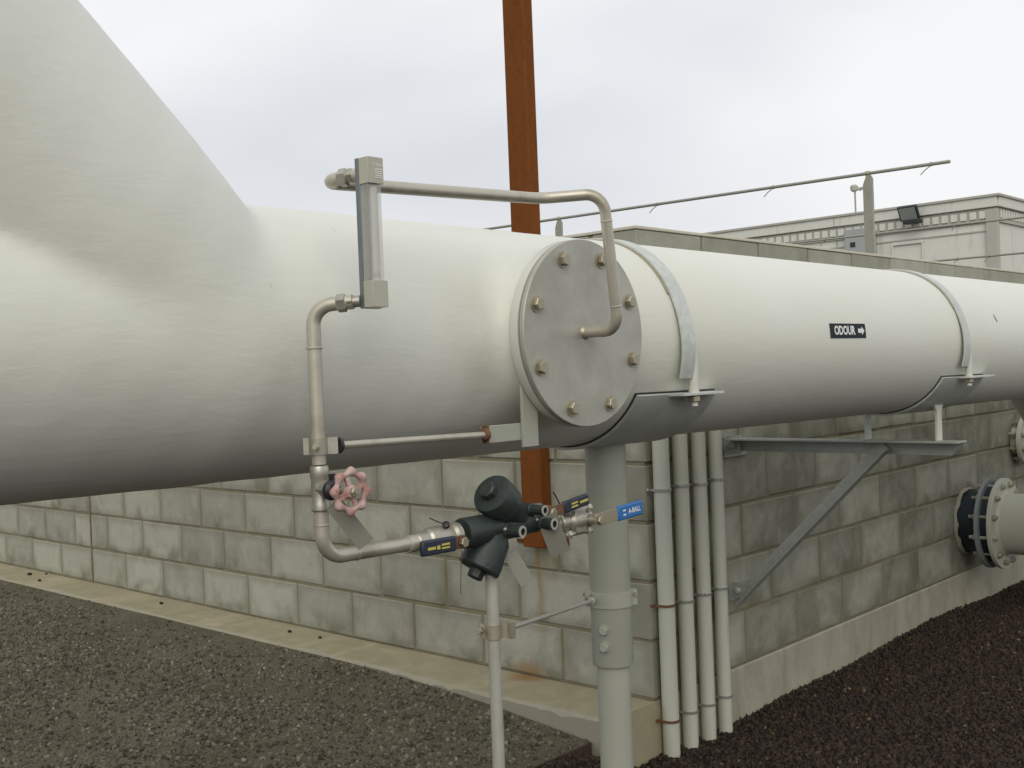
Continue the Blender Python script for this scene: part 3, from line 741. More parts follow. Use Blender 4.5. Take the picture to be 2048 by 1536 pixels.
mb = MB(); mb.lathe([(0.0375, -0.20), (0.0375, 0.47)], (PX, PY, 0), (0, 0, 1), 56); mb.build('lower_post', 'post_paint', sup, angle=40)
mb = MB(); mb.lathe([(0.0468, 0.588), (0.0500, 0.589), (0.0500, 0.622), (0.0468, 0.623)], (PX, PY, 0), (0, 0, 1), 56)
dv = Vector((0.68, 0.73, 0)).normalized(); pv = Vector((0.73, -0.68, 0)).normalized()
for sg in (1, -1):
    c0 = Vector((PX, PY, 0.6055))+dv*0.052*sg
    mb.bar(c0-pv*0.012, c0+pv*0.012, 0.014, 0.033)
ring = mb.build('clamp_ring', 'post_paint', sup, angle=40)
for sg in (1, -1):
    c0 = Vector((PX, PY, 0.614))+dv*0.055*sg
    mb = MB(); mb.hexa(c0-pv*0.019, c0-pv*0.012, 0.008); mb.cyl(c0-pv*0.02, c0+pv*0.022, 0.004, n=12); mb.build('clamp_bolt', 'bolt', ring, angle=25)
fd = Vector((0.30, -0.95, 0)).normalized()
for zz in (0.541, 0.503):
    c0 = Vector((PX, PY, zz))+fd*0.0455
    mb = MB(); mb.lathe([(0.0125, 0.0), (0.0125, 0.003)], c0, fd, 20); mb.hexa(c0+fd*0.003, c0+fd*0.013, 0.0105, 0.3); mb.build('set_bolt', 'post_paint', sup, angle=25)
mb = MB(); mb.box((PX, PY, -0.192), (0.2, 0.2, 0.014)); mb.build('base_plate', 'post_paint', sup)

wb = thing('wall_bracket', (0, 0.52, 0.27), 'galvanised wall bracket with diagonal brace and saddle under the far pipe clamp', 'bracket')
saddle(wb, 0.325, 0.645, 0.425, 0.462, 0.44, 0.645)
mb = MB()
BY = 0.52
# tee beam: top flange and web, end cut back
mb.box((0.452, BY-0.028, 0.852), (0.845, 0.075, 0.006))
mb.add([(0.03, BY-0.004, 0.849), (0.872, BY-0.004, 0.849), (0.83, BY-0.004, 0.806), (0.03, BY-0.004, 0.806),
        (0.03, BY+0.003, 0.849), (0.872, BY+0.003, 0.849), (0.83, BY+0.003, 0.806), (0.03, BY+0.003, 0.806)],
       [(0, 1, 2, 3), (7, 6, 5, 4), (0, 4, 5, 1), (1, 5, 6, 2), (2, 6, 7, 3), (3, 7, 4, 0)])
mb.build('beam', 'galv_dull', wb, bevel=0.0008)
mb = MB()
a0, a1 = Vector((0.03, BY-0.012, 0.262)), Vector((0.615, BY-0.012, 0.838))
dd = (a1-a0).normalized(); nn = Vector((-dd.z, 0, dd.x))
mb.bar(a0, a1, 0.005, 0.046, nn)
q0 = nn*(-0.022)+Vector((0, -0.024, 0))
mb.bar(a0+q0, a1+q0, 0.046, 0.005, nn)
mb.build('brace', 'galv_dull', wb, bevel=0.0008)
for zz, hh in ((0.828, 0.075), (0.292, 0.062)):
    mb = MB(); mb.box((0.004, BY+0.045, zz-0.008), (0.006, 0.15, hh)); mb.box((0.036, BY-0.0145, zz), (0.058, 0.006, hh*0.92))
    cl = mb.build('wall_cleat', 'galv_dull', wb, bevel=0.0008)
    mb = MB(); mb.hexa((0.007, BY+0.085, zz-0.015), (0.017, BY+0.085, zz-0.015), 0.011); mb.build('anchor_bolt', 'bolt', cl, angle=25)
    mb = MB(); mb.hexa((0.034, BY-0.0175, zz), (0.034, BY-0.027, zz), 0.011); mb.build('anchor_bolt', 'galv', cl, angle=25)
for xl, mt in ((0.556, 'galv'), (0.795, 'white_plain')):
    ztop = ax_z(BY)-math.sqrt(max(0, (PR+0.009)**2-(xl-ax_x(BY))**2))+0.012
    mb = MB(); w0, w1 = 0.085, 0.038
    vs = []
    for z_, w in ((0.855, w1), (ztop-0.03, w1), (ztop, w0)):
        for dx in (-0.004, 0.004):
            for sg in (-1, 1): vs.append((xl+dx, BY-0.012+sg*w/2, z_))
    fs = [(0, 1, 3, 2), (8, 10, 11, 9)]
    for i in (0, 4):
        fs += [(i, i+4, i+5, i+1), (i+1, i+5, i+7, i+3), (i+3, i+7, i+6, i+2), (i+2, i+6, i+4, i)]
    mb.add(vs, fs); mb.build('saddle_leg', mt, wb, bevel=0.0006)

# ================================================================== SAMPLE TUBE AND FLOW INDICATOR
tb = thing('sample_tube', (0.936, -1.448, 1.194), 'thin stainless tube bent from the round cover over to the flow indicator', 'tube')
mb = MB()
TP = [(0.934, -1.448, 1.194), (1.014, -1.450, 1.193), (1.024, -1.492, 1.431), (0.943, -1.568, 1.426), (0.912, -2.016, 1.414), (0.978, -1.993, 1.418)]
mb.tube(TP, 0.0100, bend=[0.033, 0.034, 0.06, 0.019], n=20, seg=12); mb.build('tube', 'steel', tb, angle=50)
for t_ in (0.18, 0.80):
    c0 = Vector(TP[1]).lerp(Vector(TP[2]), t_); d0 = (Vector(TP[2])-Vector(TP[1])).normalized()
    mb = MB(); mb.lathe([(0.0099, -0.0018), (0.0109, -0.0008), (0.0109, 0.0008), (0.0099, 0.0018)], c0, d0, 20); mb.build('weld_bead', 'steel', tb)
mb = MB(); mb.lathe([(0.0135, 0), (0.0115, 0.004), (0.0095, 0.006)], (0.9358, -1.448, 1.194), (1, 0, 0), 20); mb.build('weld_collar', 'bolt', tb)

fi = thing('flow_indicator', (0.986, -1.987, 1.226), 'clear acrylic flow indicator block with a blue-grey back plate beside the pipe', 'flow meter')
IX0, IX1, IY0, IY1, IZ0, IZ1 = 0.9865, 1.0065, -2.0050, -1.9765, 1.2260, 1.4385
mb = MB(); mb.box((0.9815, -1.9880, (IZ0+IZ1)/2), (0.0096, 0.0325, IZ1-IZ0+0.001)); mb.build('back_plate', 'alu', fi, bevel=0.0006)
for z0, z1 in ((1.4010, IZ1), (IZ0, 1.2640)):
    mb = MB(); mb.box(((IX0+IX1)/2, (IY0+IY1)/2, (z0+z1)/2), (IX1-IX0, IY1-IY0, z1-z0)); eb = mb.build('end_block', 'acrylic_block', fi, bevel=0.0007)
    if z0 > 1.3:
        vs, fs = text_mesh('CT Platon', 0.0062, 1.0, 0.0001)
        wd_ = max(x for x, _ in vs)-min(x for x, _ in vs)
        mb = MB(); mb.add([(IX1+0.0006, -1.9880+x*0.019/wd_, 1.4275+yv) for x, yv in vs], fs)
        for r_ in range(5): mb.box((IX1+0.0005, -1.9860, 1.4215-r_*0.0030), (0.0004, 0.0135, 0.0014))
        mb.build('maker_print', 'print_faint', eb)
mb = MB(); mb.box((0.9950, (IY0+IY1)/2-0.001, 1.3325), (0.0165, IY1-IY0-0.0040, 0.1366)); mb.build('clear_body', 'acrylic', fi, bevel=0.0008)
mb = MB(); mb.cyl((0.9960, -1.9885, 1.2645), (0.9960, -1.9885, 1.4005), 0.0058, n=24); gt = mb.build('gauge_tube', 'glass_tube', fi)
mb = MB(); mb.lathe([(0.002, 0), (0.0066, 0.004), (0.0066, 0.010)], (0.9960, -1.9885, 1.2660), (0, 0, 1), 20); mb.build('float', 'plate', gt)
for (p0, p1) in (((0.976, -1.994, 1.418), (0.930, -2.011, 1.4145)), ((0.976, -2.003, 1.2365), (0.934, -2.036, 1.233))):
    p0, p1 = Vector(p0), Vector(p1); dd = (p1-p0).normalized()
    mb = MB(); mb.hexa(p0+dd*0.010, p0+dd*0.019, 0.0120); mb.hexa(p0+dd*0.0205, p0+dd*0.0340, 0.0135, 0.25); mb.cyl(p0, p0+dd*0.042, 0.0085, n=20)
    mb.build('fitting', 'brass', fi, angle=25)

# ================================================================== DROP LINE
VX, VY, LZ = 0.921, -2.046, 0.872
dl = thing('drop_line', (VX, VY, LZ), 'stainless drop pipe from the flow indicator bending along to the green fitting', 'pipe')
mb = MB(); mb.tube([(0.968, -2.010, 1.236), (VX, VY, 1.232), (VX, VY, 1.005)], 0.0103, bend=0.030, n=20, seg=12); mb.build('upper_pipe', 'steel', dl, angle=50)
mb = MB(); mb.tube([(VX, VY, 0.94), (VX, VY, LZ-0.002), (VX, -1.858, LZ-0.005)], 0.0108, bend=0.043, n=20, seg=14); mb.build('lower_pipe', 'steel', dl, angle=50)
for c0, d0 in (((VX, VY, 1.172), (0, 0, 1)), ((VX, VY, 0.918), (0, 0, 1)), ((VX, -1.985, LZ-0.003), (0, 1, 0))):
    mb = MB(); mb.lathe([(0.0104, -0.002), (0.0118, -0.0008), (0.0118, 0.0008), (0.0104, 0.002)], c0, d0, 20); mb.build('weld_bead', 'steel', dl)
mb = MB(); mb.lathe([(0.0125, 0), (0.0135, 0.003), (0.0135, 0.018), (0.0118, 0.020)], (VX, -1.885, LZ-0.005), (0, 1, 0), 24); mb.build('socket', 'steel', dl)

gv = thing('gate_valve', (VX, VY, 0.94), 'small valve with a faded pink handwheel on the drop pipe', 'valve')
mb = MB(); mb.lathe([(0.0125, 0.938), (0.0138, 0.940), (0.0138, 0.949), (0.0122, 0.953), (0.0128, 0.965), (0.0128, 0.975), (0.0122, 0.983), (0.0138, 0.988), (0.0138, 1.000), (0.0125, 1.003)], (VX, VY, 0), (0, 0, 1), 28)
mb.hexa((VX, VY, 0.970), (VX+0.024, VY, 0.970), 0.0125); mb.build('valve_body', 'brass', gv, angle=30)
mb = MB(); mb.lathe([(0.0145, 0), (0.0145, 0.006), (0.010, 0.010)], (VX+0.024, VY, 0.969), (1, 0, 0), 24); mb.box((VX+0.026, VY+0.004, 0.984), (0.008, 0.010, 0.016)); mb.build('packing_nut', 'black', gv)
WX = 0.990
mb = MB(); mb.cyl((VX+0.03, VY, 0.969), (WX+0.010, VY, 0.969), 0.0042, n=16); mb.build('stem', 'brass', gv)
mb = MB(); n = 64; vs = []; fs = []; m_ = 12
for i in range(n):
    a = 2*math.pi*i/n; lob = 0.5+0.5*math.cos(8*a+0.5)
    rc = 0.0250+0.0034*lob; tr = 0.0040+0.0030*lob
    for k in range(m_):
        b = 2*math.pi*k/m_
        rr = rc+tr*math.cos(b)
        vs.append((WX+(tr*0.95)*math.sin(b), VY+rr*math.cos(a), 0.969+rr*math.sin(a)))
for i in range(n):
    for k in range(m_):
        i2, k2 = (i+1) % n, (k+1) % m_; fs.append((i*m_+k, i2*m_+k, i2*m_+k2, i*m_+k2))
mb.add(vs, fs)
for k in range(4):
    a = R_(20+90*k); e_ = Vector((WX, VY+0.0245*math.cos(a), 0.969+0.0245*math.sin(a)))
    mb.bar(Vector((WX+0.002, VY, 0.969)), e_, 0.0065, 0.0045, (1, 0, 0))
mb.lathe([(0.0095, -0.006), (0.0095, 0.004), (0.0075, 0.006)], (WX, VY, 0.969), (1, 0, 0), 24)
hw = mb.build('handwheel', 'pink', gv, angle=50)
mb = MB(); mb.hexa((WX+0.006, VY, 0.969), (WX+0.0115, VY, 0.969), 0.0068); mb.cyl((WX+0.0115, VY, 0.969), (WX+0.0155, VY, 0.969), 0.0034, n=14); mb.build('wheel_nut', 'bolt', hw, angle=25)

def flat_tag(name, p0, p1, w, nrm, mat, label, group='blank metal tags on the valve line', hole=None):
    p0, p1 = Vector(p0), Vector(p1)
    mb = MB(); mb.bar(p0, p1, w, 0.0012, nrm)
    o = mb.build(name, mat, None)
    return tag(o, label, 'tag', group)
VIEW = Vector((0.66, -0.745, 0.06))
flat_tag('metal_tag', (0.9445, -2.0420, 0.9500), (0.9760, -2.0100, 0.8890), 0.026, (0.75, -0.60, 0.05), 'tag', 'blank grey metal tag hanging below the pink handwheel')

# tie rod between drop pipe and flange bracket
tr = thing('tie_rod', (0.93, -2.03, 1.03), 'straight stainless tie rod clamped from the drop pipe to the pipe bracket', 'rod')
mb = MB(); mb.cyl((0.932, -2.020, 1.0305), (0.905, -1.684, 1.0230), 0.0057, n=18); mb.build('rod', 'steel', tr)
mb = MB(); mb.lathe([(0.0107, 1.0195), (0.0135, 1.0195), (0.0135, 1.0435), (0.0107, 1.0435)], (VX, VY, 0), (0, 0, 1), 28)
mb.bar((VX-0.0170, VY-0.0135, 1.0315), (VX+0.0200, VY+0.0200, 1.0315), 0.004, 0.0240)
mb.build('saddle_clip', 'brass', tr, angle=35)
mb = MB(); mb.lathe([(0.0115, 0), (0.0125, 0.002), (0.0115, 0.005)], (0.9365, -2.0250, 1.0310), (-0.08, 1, -0.02), 20); mb.build('end_washer', 'black', tr)
mb = MB(); mb.cyl((VX+0.011, VY-0.011, 1.0315), (VX+0.027, VY-0.027, 1.0315), 0.0028, n=12); mb.hexa((VX+0.015, VY-0.015, 1.0315), (VX+0.021, VY-0.021, 1.0315), 0.0058); mb.build('clip_bolt', 'bolt', tr, angle=25)
mb = MB(); mb.lathe([(0.0085, 0), (0.0105, 0.003), (0.0105, 0.008)], (0.9058, -1.692, 1.0232), (-0.08, 1, -0.02), 20); mb.box((0.899, -1.680, 1.023), (0.012, 0.006, 0.030)); mb.build('end_nut', 'rust', tr)

# ================================================================== BALL VALVES AND GREEN FITTING
def lever_valve(root, origin, yd, grip_mat, strap_mat, L0, L1, w, text=None):
    """quarter-turn valve: body along +Y, stem towards +X, lever lying along yd"""
    o = Vector(origin); yd = Vector(yd).normalized(); xd = Vector((1, 0, 0)); up_ = yd.cross(xd).normalized()
    if up_.z < 0: up_ = -up_
    mb = MB(); mb.cyl(o, o+xd*0.012, 0.0055, n=16); mb.hexa(o+xd*0.012, o+xd*0.019, 0.0085, 0.2); mb.build('stem_nut', 'bolt', root, angle=25)
    mb = MB(); c0 = o+xd*0.0095
    mb.bar(c0-yd*0.009, c0+yd*L0, w*0.85, 0.003, xd); lev = mb.build('lever', strap_mat, root, bevel=0.0005)
    mb = MB(); mb.bar(c0+yd*L0*0.75, c0+yd*L1, w, 0.0085, xd); gr = mb.build('grip', grip_mat, root, bevel=0.003)
    return c0, yd, up_, gr

LY = -1.858
v1 = thing('ball_valve', (VX, -1.81, LZ-0.02), 'small ball valve with a dark grip lying left of the green fitting', 'valve')
mb = MB(); mb.lathe([(0.0118, -0.030), (0.0145, -0.027), (0.0150, -0.006), (0.0185, -0.002), (0.0195, 0.020), (0.0185, 0.040), (0.0165, 0.046), (0.0210, 0.050), (0.0210, 0.060)], (VX, -1.840, LZ-0.004), (0, 1, 0), 28)
mb.build('valve_body', 'brass', v1, angle=30)
c0, yd, u_, gr = lever_valve(v1, (VX+0.016, -1.792, LZ-0.012), (0.05, -1.0, 0.02), 'handle_dark', 'rust', 0.022, 0.092, 0.024)
mb = MB()
fx = c0.x+0.0052
for (ya, za, w_, h_) in ((-0.073, -0.001, 0.016, 0.0042), (-0.058, -0.001, 0.006, 0.0060), (-0.042, 0.0022, 0.017, 0.0030), (-0.042, -0.0032, 0.017, 0.0026)):
    mb.box((fx-ya*0.05, c0.y+ya, c0.z+za-ya*0.02), (0.0012, w_, h_))
mb.build('grip_print', 'yellow', gr)
mb = MB(); mb.tube([(VX+0.02, -1.800, LZ-0.005), (VX+0.028, -1.796, LZ-0.025), (VX+0.027, -1.798, LZ-0.060), (VX+0.025, -1.799, LZ-0.095)], 0.0007, bend=0.01, n=6, seg=4); mb.build('tie_wire', 'rust', v1)
mb = MB(); mb.lathe([(0.002, -0.005), (0.006, -0.002), (0.006, 0.003), (0.002, 0.005)], (VX+0.012, -1.812, LZ+0.0165), (0.4, -0.5, 0.7), 12); mb.tube([(VX+0.012, -1.812, LZ+0.017), (VX+0.005, -1.826, LZ+0.024), (VX, -1.836, LZ+0.030)], 0.0011, n=6); mb.build('seal_wire', 'black', v1)

GF = Vector((VX, -1.690, LZ-0.004))
gf = thing('green_fitting', GF-Vector((0, 0, 0.05)), 'dark green cast fitting with two screw-capped chambers on a thin post', 'fitting')
mb = MB(); mb.lathe([(0.0240, -0.078), (0.0252, -0.074), (0.0252, -0.030), (0.0225, -0.020), (0.0235, 0.0), (0.0235, 0.060), (0.0210, 0.075), (0.0215, 0.098)], GF, (0, 1, 0), 36); mb.build('body', 'greenpaint', gf, angle=40)
d1 = Vector((0.10, -0.80, 0.56)).normalized(); o1 = GF+Vector((0.004, 0.046, 0.016))
mb = MB(); mb.lathe([(0.022, -0.01), (0.0250, 0.010), (0.0290, 0.024), (0.0340, 0.034), (0.0348, 0.038), (0.0348, 0.052), (0.0360, 0.053), (0.0360, 0.072), (0.0335, 0.077), (0.0190, 0.079)], o1, d1, 40)
ch = mb.build('upper_chamber', 'greenpaint', gf, angle=30)
mb = MB(); mb.lathe([(0.0155, 0.077), (0.0150, 0.092), (0.0120, 0.094)], o1, d1, 8, True, 0.3); mb.build('cap_boss', 'greenpaint', ch, angle=25)
d2 = Vector((-0.12, -0.52, -0.82)).normalized(); o2 = GF+Vector((0.0, 0.006, -0.004))
mb = MB(); mb.lathe([(0.020, 0.0), (0.0270, 0.012), (0.0310, 0.018), (0.0330, 0.040), (0.0360, 0.058), (0.0360, 0.071), (0.0335, 0.074), (0.0150, 0.075)], o2, d2, 40)
cl = mb.build('lower_chamber', 'greenpaint', gf, angle=30)
mb = MB(); mb.lathe([(0.0150, 0.073), (0.0140, 0.088), (0.0110, 0.090)], o2, d2, 8, True, 0.2); mb.build('cap_boss', 'greenpaint', cl, angle=25)
for (y_, z_, l_, r_) in ((0.006, -0.004, 0.046, 0.0098), (0.094, -0.003, 0.040, 0.0100), (0.066, 0.024, 0.044, 0.0088)):
    b0_ = GF+Vector((0.008, y_, z_)); dx_ = Vector((1, 0.12, -0.02)).normalized()
    mb = MB(); mb.lathe([(r_*1.25, 0.0), (r_*1.25, 0.016), (r_, 0.018), (r_, l_-0.001), (r_*0.92, l_), (r_*0.58, l_), (r_*0.55, l_-0.012), (0.0003, l_-0.0125)], b0_, dx_, 24, True)
    pt = mb.build('port', 'greenpaint', gf, angle=30)
    mb = MB(); mb.lathe([(r_*0.60, 0), (r_*1.03, 0), (r_*1.03, 0.0016), (r_*0.60, 0.0016)], b0_+dx_*(l_-0.0012), dx_, 24, False)
    mb.build('bare_rim', 'plate', pt)
    mb = MB(); mb.lathe([(r_*0.57, 0), (r_*0.57, 0.0004)], b0_+dx_*(l_-0.006), dx_, 24); mb.build('bore', 'black', pt)
for (y_, z_, x_) in ((-0.006, 0.019, 0.022), (0.034, 0.020, 0.020), (0.079, 0.013, 0.020), (-0.002, -0.001, 0.026), (0.082, 0.004, 0.022)):
    q_ = GF+Vector((x_, y_, z_)); mb = MB(); mb.lathe([(0.0026, -0.004), (0.0026, 0.002), (0.0014, 0.0032)], q_, (0.9, -0.2, 0.4), 10); mb.build('screw', 'plate', gf)
mb = MB(); mb.cyl(GF+Vector((-0.004, 0.048, 0.020)), GF+Vector((-0.008, 0.125, 0.020)), 0.0075, n=16); mb.build('outlet_tube', 'tag', gf)
flat_tag('metal_tag', (0.9380, -1.6720, 0.8240), (0.9540, -1.6500, 0.7720), 0.025, (0.70, -0.70, 0.15), 'taglight', 'pale blank metal tag hanging under the green fitting')

v2 = thing('ball_valve', (VX, -1.53, LZ-0.02), 'small ball valve with a dark lever pointing right in front of the grey post', 'valve')
mb = MB(); mb.lathe([(0.0130, -0.020), (0.0130, 0.0), (0.0160, 0.004), (0.0165, 0.034), (0.0140, 0.038), (0.0125, 0.056)], (VX, -1.590, LZ-0.006), (0, 1, 0), 28); mb.build('valve_body', 'brass', v2, angle=30)
mb = MB(); mb.lathe([(0.0125, 0), (0.0130, 0.006), (0.0115, 0.012)], (VX+0.014, -1.575, LZ+0.009), (1, 0, 0), 20); mb.build('gland_nut', 'rust', v2)
c0, yd, u_, gr = lever_valve(v2, (VX+0.016, -1.575, LZ+0.009), (0.03, 1.0, 0.13), 'handle_dark', 'rust', 0.044, 0.100, 0.021)
mb = MB()
for (ya, za, w_, h_) in ((0.058, 0.0030, 0.017, 0.0030), (0.058, -0.0030, 0.017, 0.0030), (0.083, 0.0005, 0.022, 0.0042)):
    mb.box((c0.x+0.0052+ya*0.03, c0.y+ya, c0.z+za+ya*0.13), (0.0012, w_, h_), Matrix.Rotation(0.13, 3, 'X'))
mb.build('grip_print', 'yellow', gr)
mb = MB(); mb.tube([(VX+0.02, -1.540, LZ+0.014), (VX+0.018, -1.550, LZ+0.033), (VX+0.018, -1.557, LZ+0.042)], 0.0013, n=6); mb.build('tie_wire', 'black', v2)
flat_tag('metal_tag', (0.9520, -1.5930, 0.8780), (0.9640, -1.5730, 0.8100), 0.036, (0.75, -0.62, 0.2), 'tag', 'wide grey metal tag hanging in front of the orange post')

v3 = thing('ball_valve', (VX, -1.45, LZ-0.03), 'stainless ball valve with a blue grip lever at the end of the line', 'valve')
mb = MB(); mb.lathe([(0.0125, -0.040), (0.0170, -0.036), (0.0170, -0.022), (0.0125, -0.018), (0.0200, -0.012), (0.0215, 0.004), (0.0200, 0.020), (0.0130, 0.024), (0.0170, 0.028), (0.0170, 0.042)], (VX, -1.487, LZ-0.018), (0, 1, 0), 30)
mb.box((VX, -1.4830, LZ-0.018), (0.036, 0.030, 0.042)); mb.build('valve_body', 'brass', v3, angle=30, bevel=0.0015)
for sy in (-1, 1):
    for sz in (-1, 1):
        q_ = Vector((VX+0.012, -1.483, LZ-0.018+sz*0.021))
        if sy < 0: mb = MB(); mb.cyl(q_+Vector((0, -0.040, 0)), q_+Vector((0, 0.036, 0)), 0.0042, n=12); mb.build('body_bolt', 'brass', v3)
        mb = MB(); mb.hexa(q_+Vector((0, 0.024*sy, 0)), q_+Vector((0, 0.033*sy, 0)), 0.0078); mb.build('bolt_head', 'plate', v3, angle=25)
mb = MB(); mb.cyl((VX+0.015, -1.457, LZ-0.018), (VX+0.036, -1.457, LZ-0.018), 0.010, n=20); mb.build('bonnet', 'brass', v3)
c0, yd, u_, gr = lever_valve(v3, (VX+0.026, -1.457, LZ-0.018), (0.04, 1.0, 0.075), 'handle_blue', 'bolt', 0.072, 0.126, 0.0270)
vs, fs = text_mesh('A-BALL', 0.0132, 1.0, 0.0003)
wd_ = max(x for x, _ in vs)-min(x for x, _ in vs)
mb = MB(); yc = 0.099
def on_grip(a, b, e=0.0048): return tuple(c0+yd*a+u_*b+Vector((e, 0, 0)))
mb.add([on_grip(yc+x*0.036/wd_, yv) for x, yv in vs], fs)
for b_ in (0.004, -0.004): mb.add([on_grip(0.066, b_-0.0015), on_grip(0.074, b_-0.0015), on_grip(0.074, b_+0.0015), on_grip(0.066, b_+0.0015)], [(0, 1, 2, 3)])
mb.build('grip_lettering', 'print_white', gr)
mb = MB(); mb.tube([(VX, -1.525, LZ-0.018), (VX, -1.560, LZ-0.010)], 0.0105, n=18); mb.build('nipple', 'steel', v3)

# thin stand post with stay rod
ts = thing('stand_post', (VX, -1.702, -0.2), 'thin grey stand pipe carrying the green fitting', 'post')
mb = MB(); mb.cyl((VX, -1.702, -0.20), (VX, -1.702, 0.852), 0.0105, n=22); mb.build('pipe', 'rodgrey', ts)
mb = MB(); mb.box((VX, -1.702, -0.190), (0.11, 0.11, 0.01)); mb.build('base_plate', 'rodgrey', ts)
sr = thing('stay_rod', (VX, -1.702, 0.69), 'thin grey stay rod clamped between the stand pipe and the grey post', 'rod')
ZC = 0.696
mb = MB(); mb.lathe([(0.0107, ZC-0.012), (0.0130, ZC-0.012), (0.0130, ZC+0.012), (0.0107, ZC+0.012)], (VX, -1.702, 0), (0, 0, 1), 24)
mb.bar((VX-0.022, -1.711, ZC), (VX+0.020, -1.679, ZC), 0.004, 0.024); mb.box((VX+0.0205, -1.680, ZC), (0.010, 0.010, 0.026)); mb.build('stand_clamp', 'bolt', sr, angle=35)
mb = MB(); mb.cyl((VX-0.018, -1.716, ZC+0.002), (VX-0.010, -1.728, ZC+0.002), 0.003, n=10); mb.hexa((VX-0.019, -1.714, ZC+0.002), (VX-0.014, -1.722, ZC+0.002), 0.006); mb.build('clamp_bolt', 'bolt', sr, angle=25)
e0 = Vector((VX+0.018, -1.678, ZC+0.004)); e1 = Vector((PX-0.012, PY-0.052, 0.606))
mb = MB(); mb.cyl(e0, e1, 0.0042, n=14); mb.build('rod', 'rodgrey', sr)
mb = MB(); mb.lathe([(0.0045, 0), (0.0085, 0.002), (0.0085, 0.009)], e1-(e1-e0).normalized()*0.010, e1-e0, 16); mb.build('end_nut', 'post_paint', sr)

# ================================================================== ORANGE POST
op = thing('steel_post', (-0.47, -0.028, 0.49), 'tall rust-orange rectangular steel post bolted to the block wall', 'post')
mb = MB(); mb.box((-0.470, -0.029, 1.895), (0.100, 0.052, 2.81)); mb.build('column', 'orange', op, bevel=0.004)
for sx in (-1, 1):
    mb = MB(); mb.box((-0.470+sx*0.087, -0.006, 0.525), (0.074, 0.007, 0.062)); pl = mb.build('fixing_lug', 'orange', op, bevel=0.001)
    mb = MB(); mb.box((-0.470+sx*0.096, -0.0115, 0.528), (0.034, 0.004, 0.036)); mb.hexa((-0.470+sx*0.096, -0.0135, 0.528), (-0.470+sx*0.096, -0.024, 0.528), 0.010); mb.build('anchor_bolt', 'galv', pl, angle=25)

M = Mat('grey_conduit_plastic_splashed'); v = M.coord('World')
f = M.noise(v, 8, 5, 0.6); g_ = M.noise(M.coord('World', (9, 9, 2)), 3, 4, 0.6)
c = M.mix(f, (0.46, 0.47, 0.395), (0.53, 0.54, 0.465))
c = M.mix(M.ramp(g_, [(0.55, 0.0), (0.75, 0.3)]), c, (0.34, 0.34, 0.27))
sg = M.n('ShaderNodeNewGeometry'); ss = M.n('ShaderNodeSeparateXYZ'); M.l(sg.outputs['Position'], ss.inputs[0])
k_ = M.math('MULTIPLY', M.math('SUBTRACT', 1.0, M.math('DIVIDE', M.math('ADD', ss.outputs['Z'], 0.22), 0.16), True), M.ramp(M.noise(v, 40, 4, 0.65), [(0.42, 0.0), (0.62, 0.8)]))
MT['conduit'] = M.set(c, 0.5)
# ================================================================== CONDUITS
cond = [(0.042, 0.0285), (0.156, 0.0270), (0.270, 0.0260), (0.380, 0.0250)]
names = ['leftmost of four grey conduits, nearest the wall corner, with rusty straps', 'second grey conduit from the wall corner', 'third grey conduit from the wall corner', 'rightmost of four grey conduits, beside the galvanised bracket']
for i, (y_, r_) in enumerate(cond):
    cx_ = 0.036
    t_ = thing('conduit', (cx_, y_, -0.25), names[i], 'conduit', 'grey conduits up the wall corner')
    mb = MB(); mb.cyl((cx_, y_, -0.26), (cx_, y_, 1.24), r_, n=32); mb.tube([(cx_, y_, 1.23), (cx_, y_, 1.32), (-0.03, y_, 1.32)], r_, bend=0.05, n=24); mb.build('pipe', 'conduit', t_, angle=50)
    for k, zz in enumerate((0.716, 0.318, -0.062)):
        mat = 'rust' if (i == 0 and k > 0) else 'strap_steel'
        vs = []; mb = MB(); zz += random.uniform(-.006, .006)
        pth = [(0.003, y_-r_-0.014, zz)]
        for q in range(13):
            a = math.pi*(-0.5+q/12); pth.append((cx_+(r_+0.002)*math.cos(a), y_+(r_+0.002)*math.sin(a), zz))
        pth.append((0.003, y_+r_+0.014, zz))
        pth.insert(1, (0.004, y_-r_-0.003, zz)); pth.insert(-1, (0.004, y_+r_+0.003, zz))
        for a_, b_ in zip(pth[:-1], pth[1:]):
            mb.bar(a_, b_, 0.0035, 0.0085)
        st_ = mb.build('strap', mat, t_)
        mb = MB(); mb.hexa((0.0045, y_-r_-0.010, zz), (0.010, y_-r_-0.010, zz), 0.006); mb.build('screw', mat, st_)

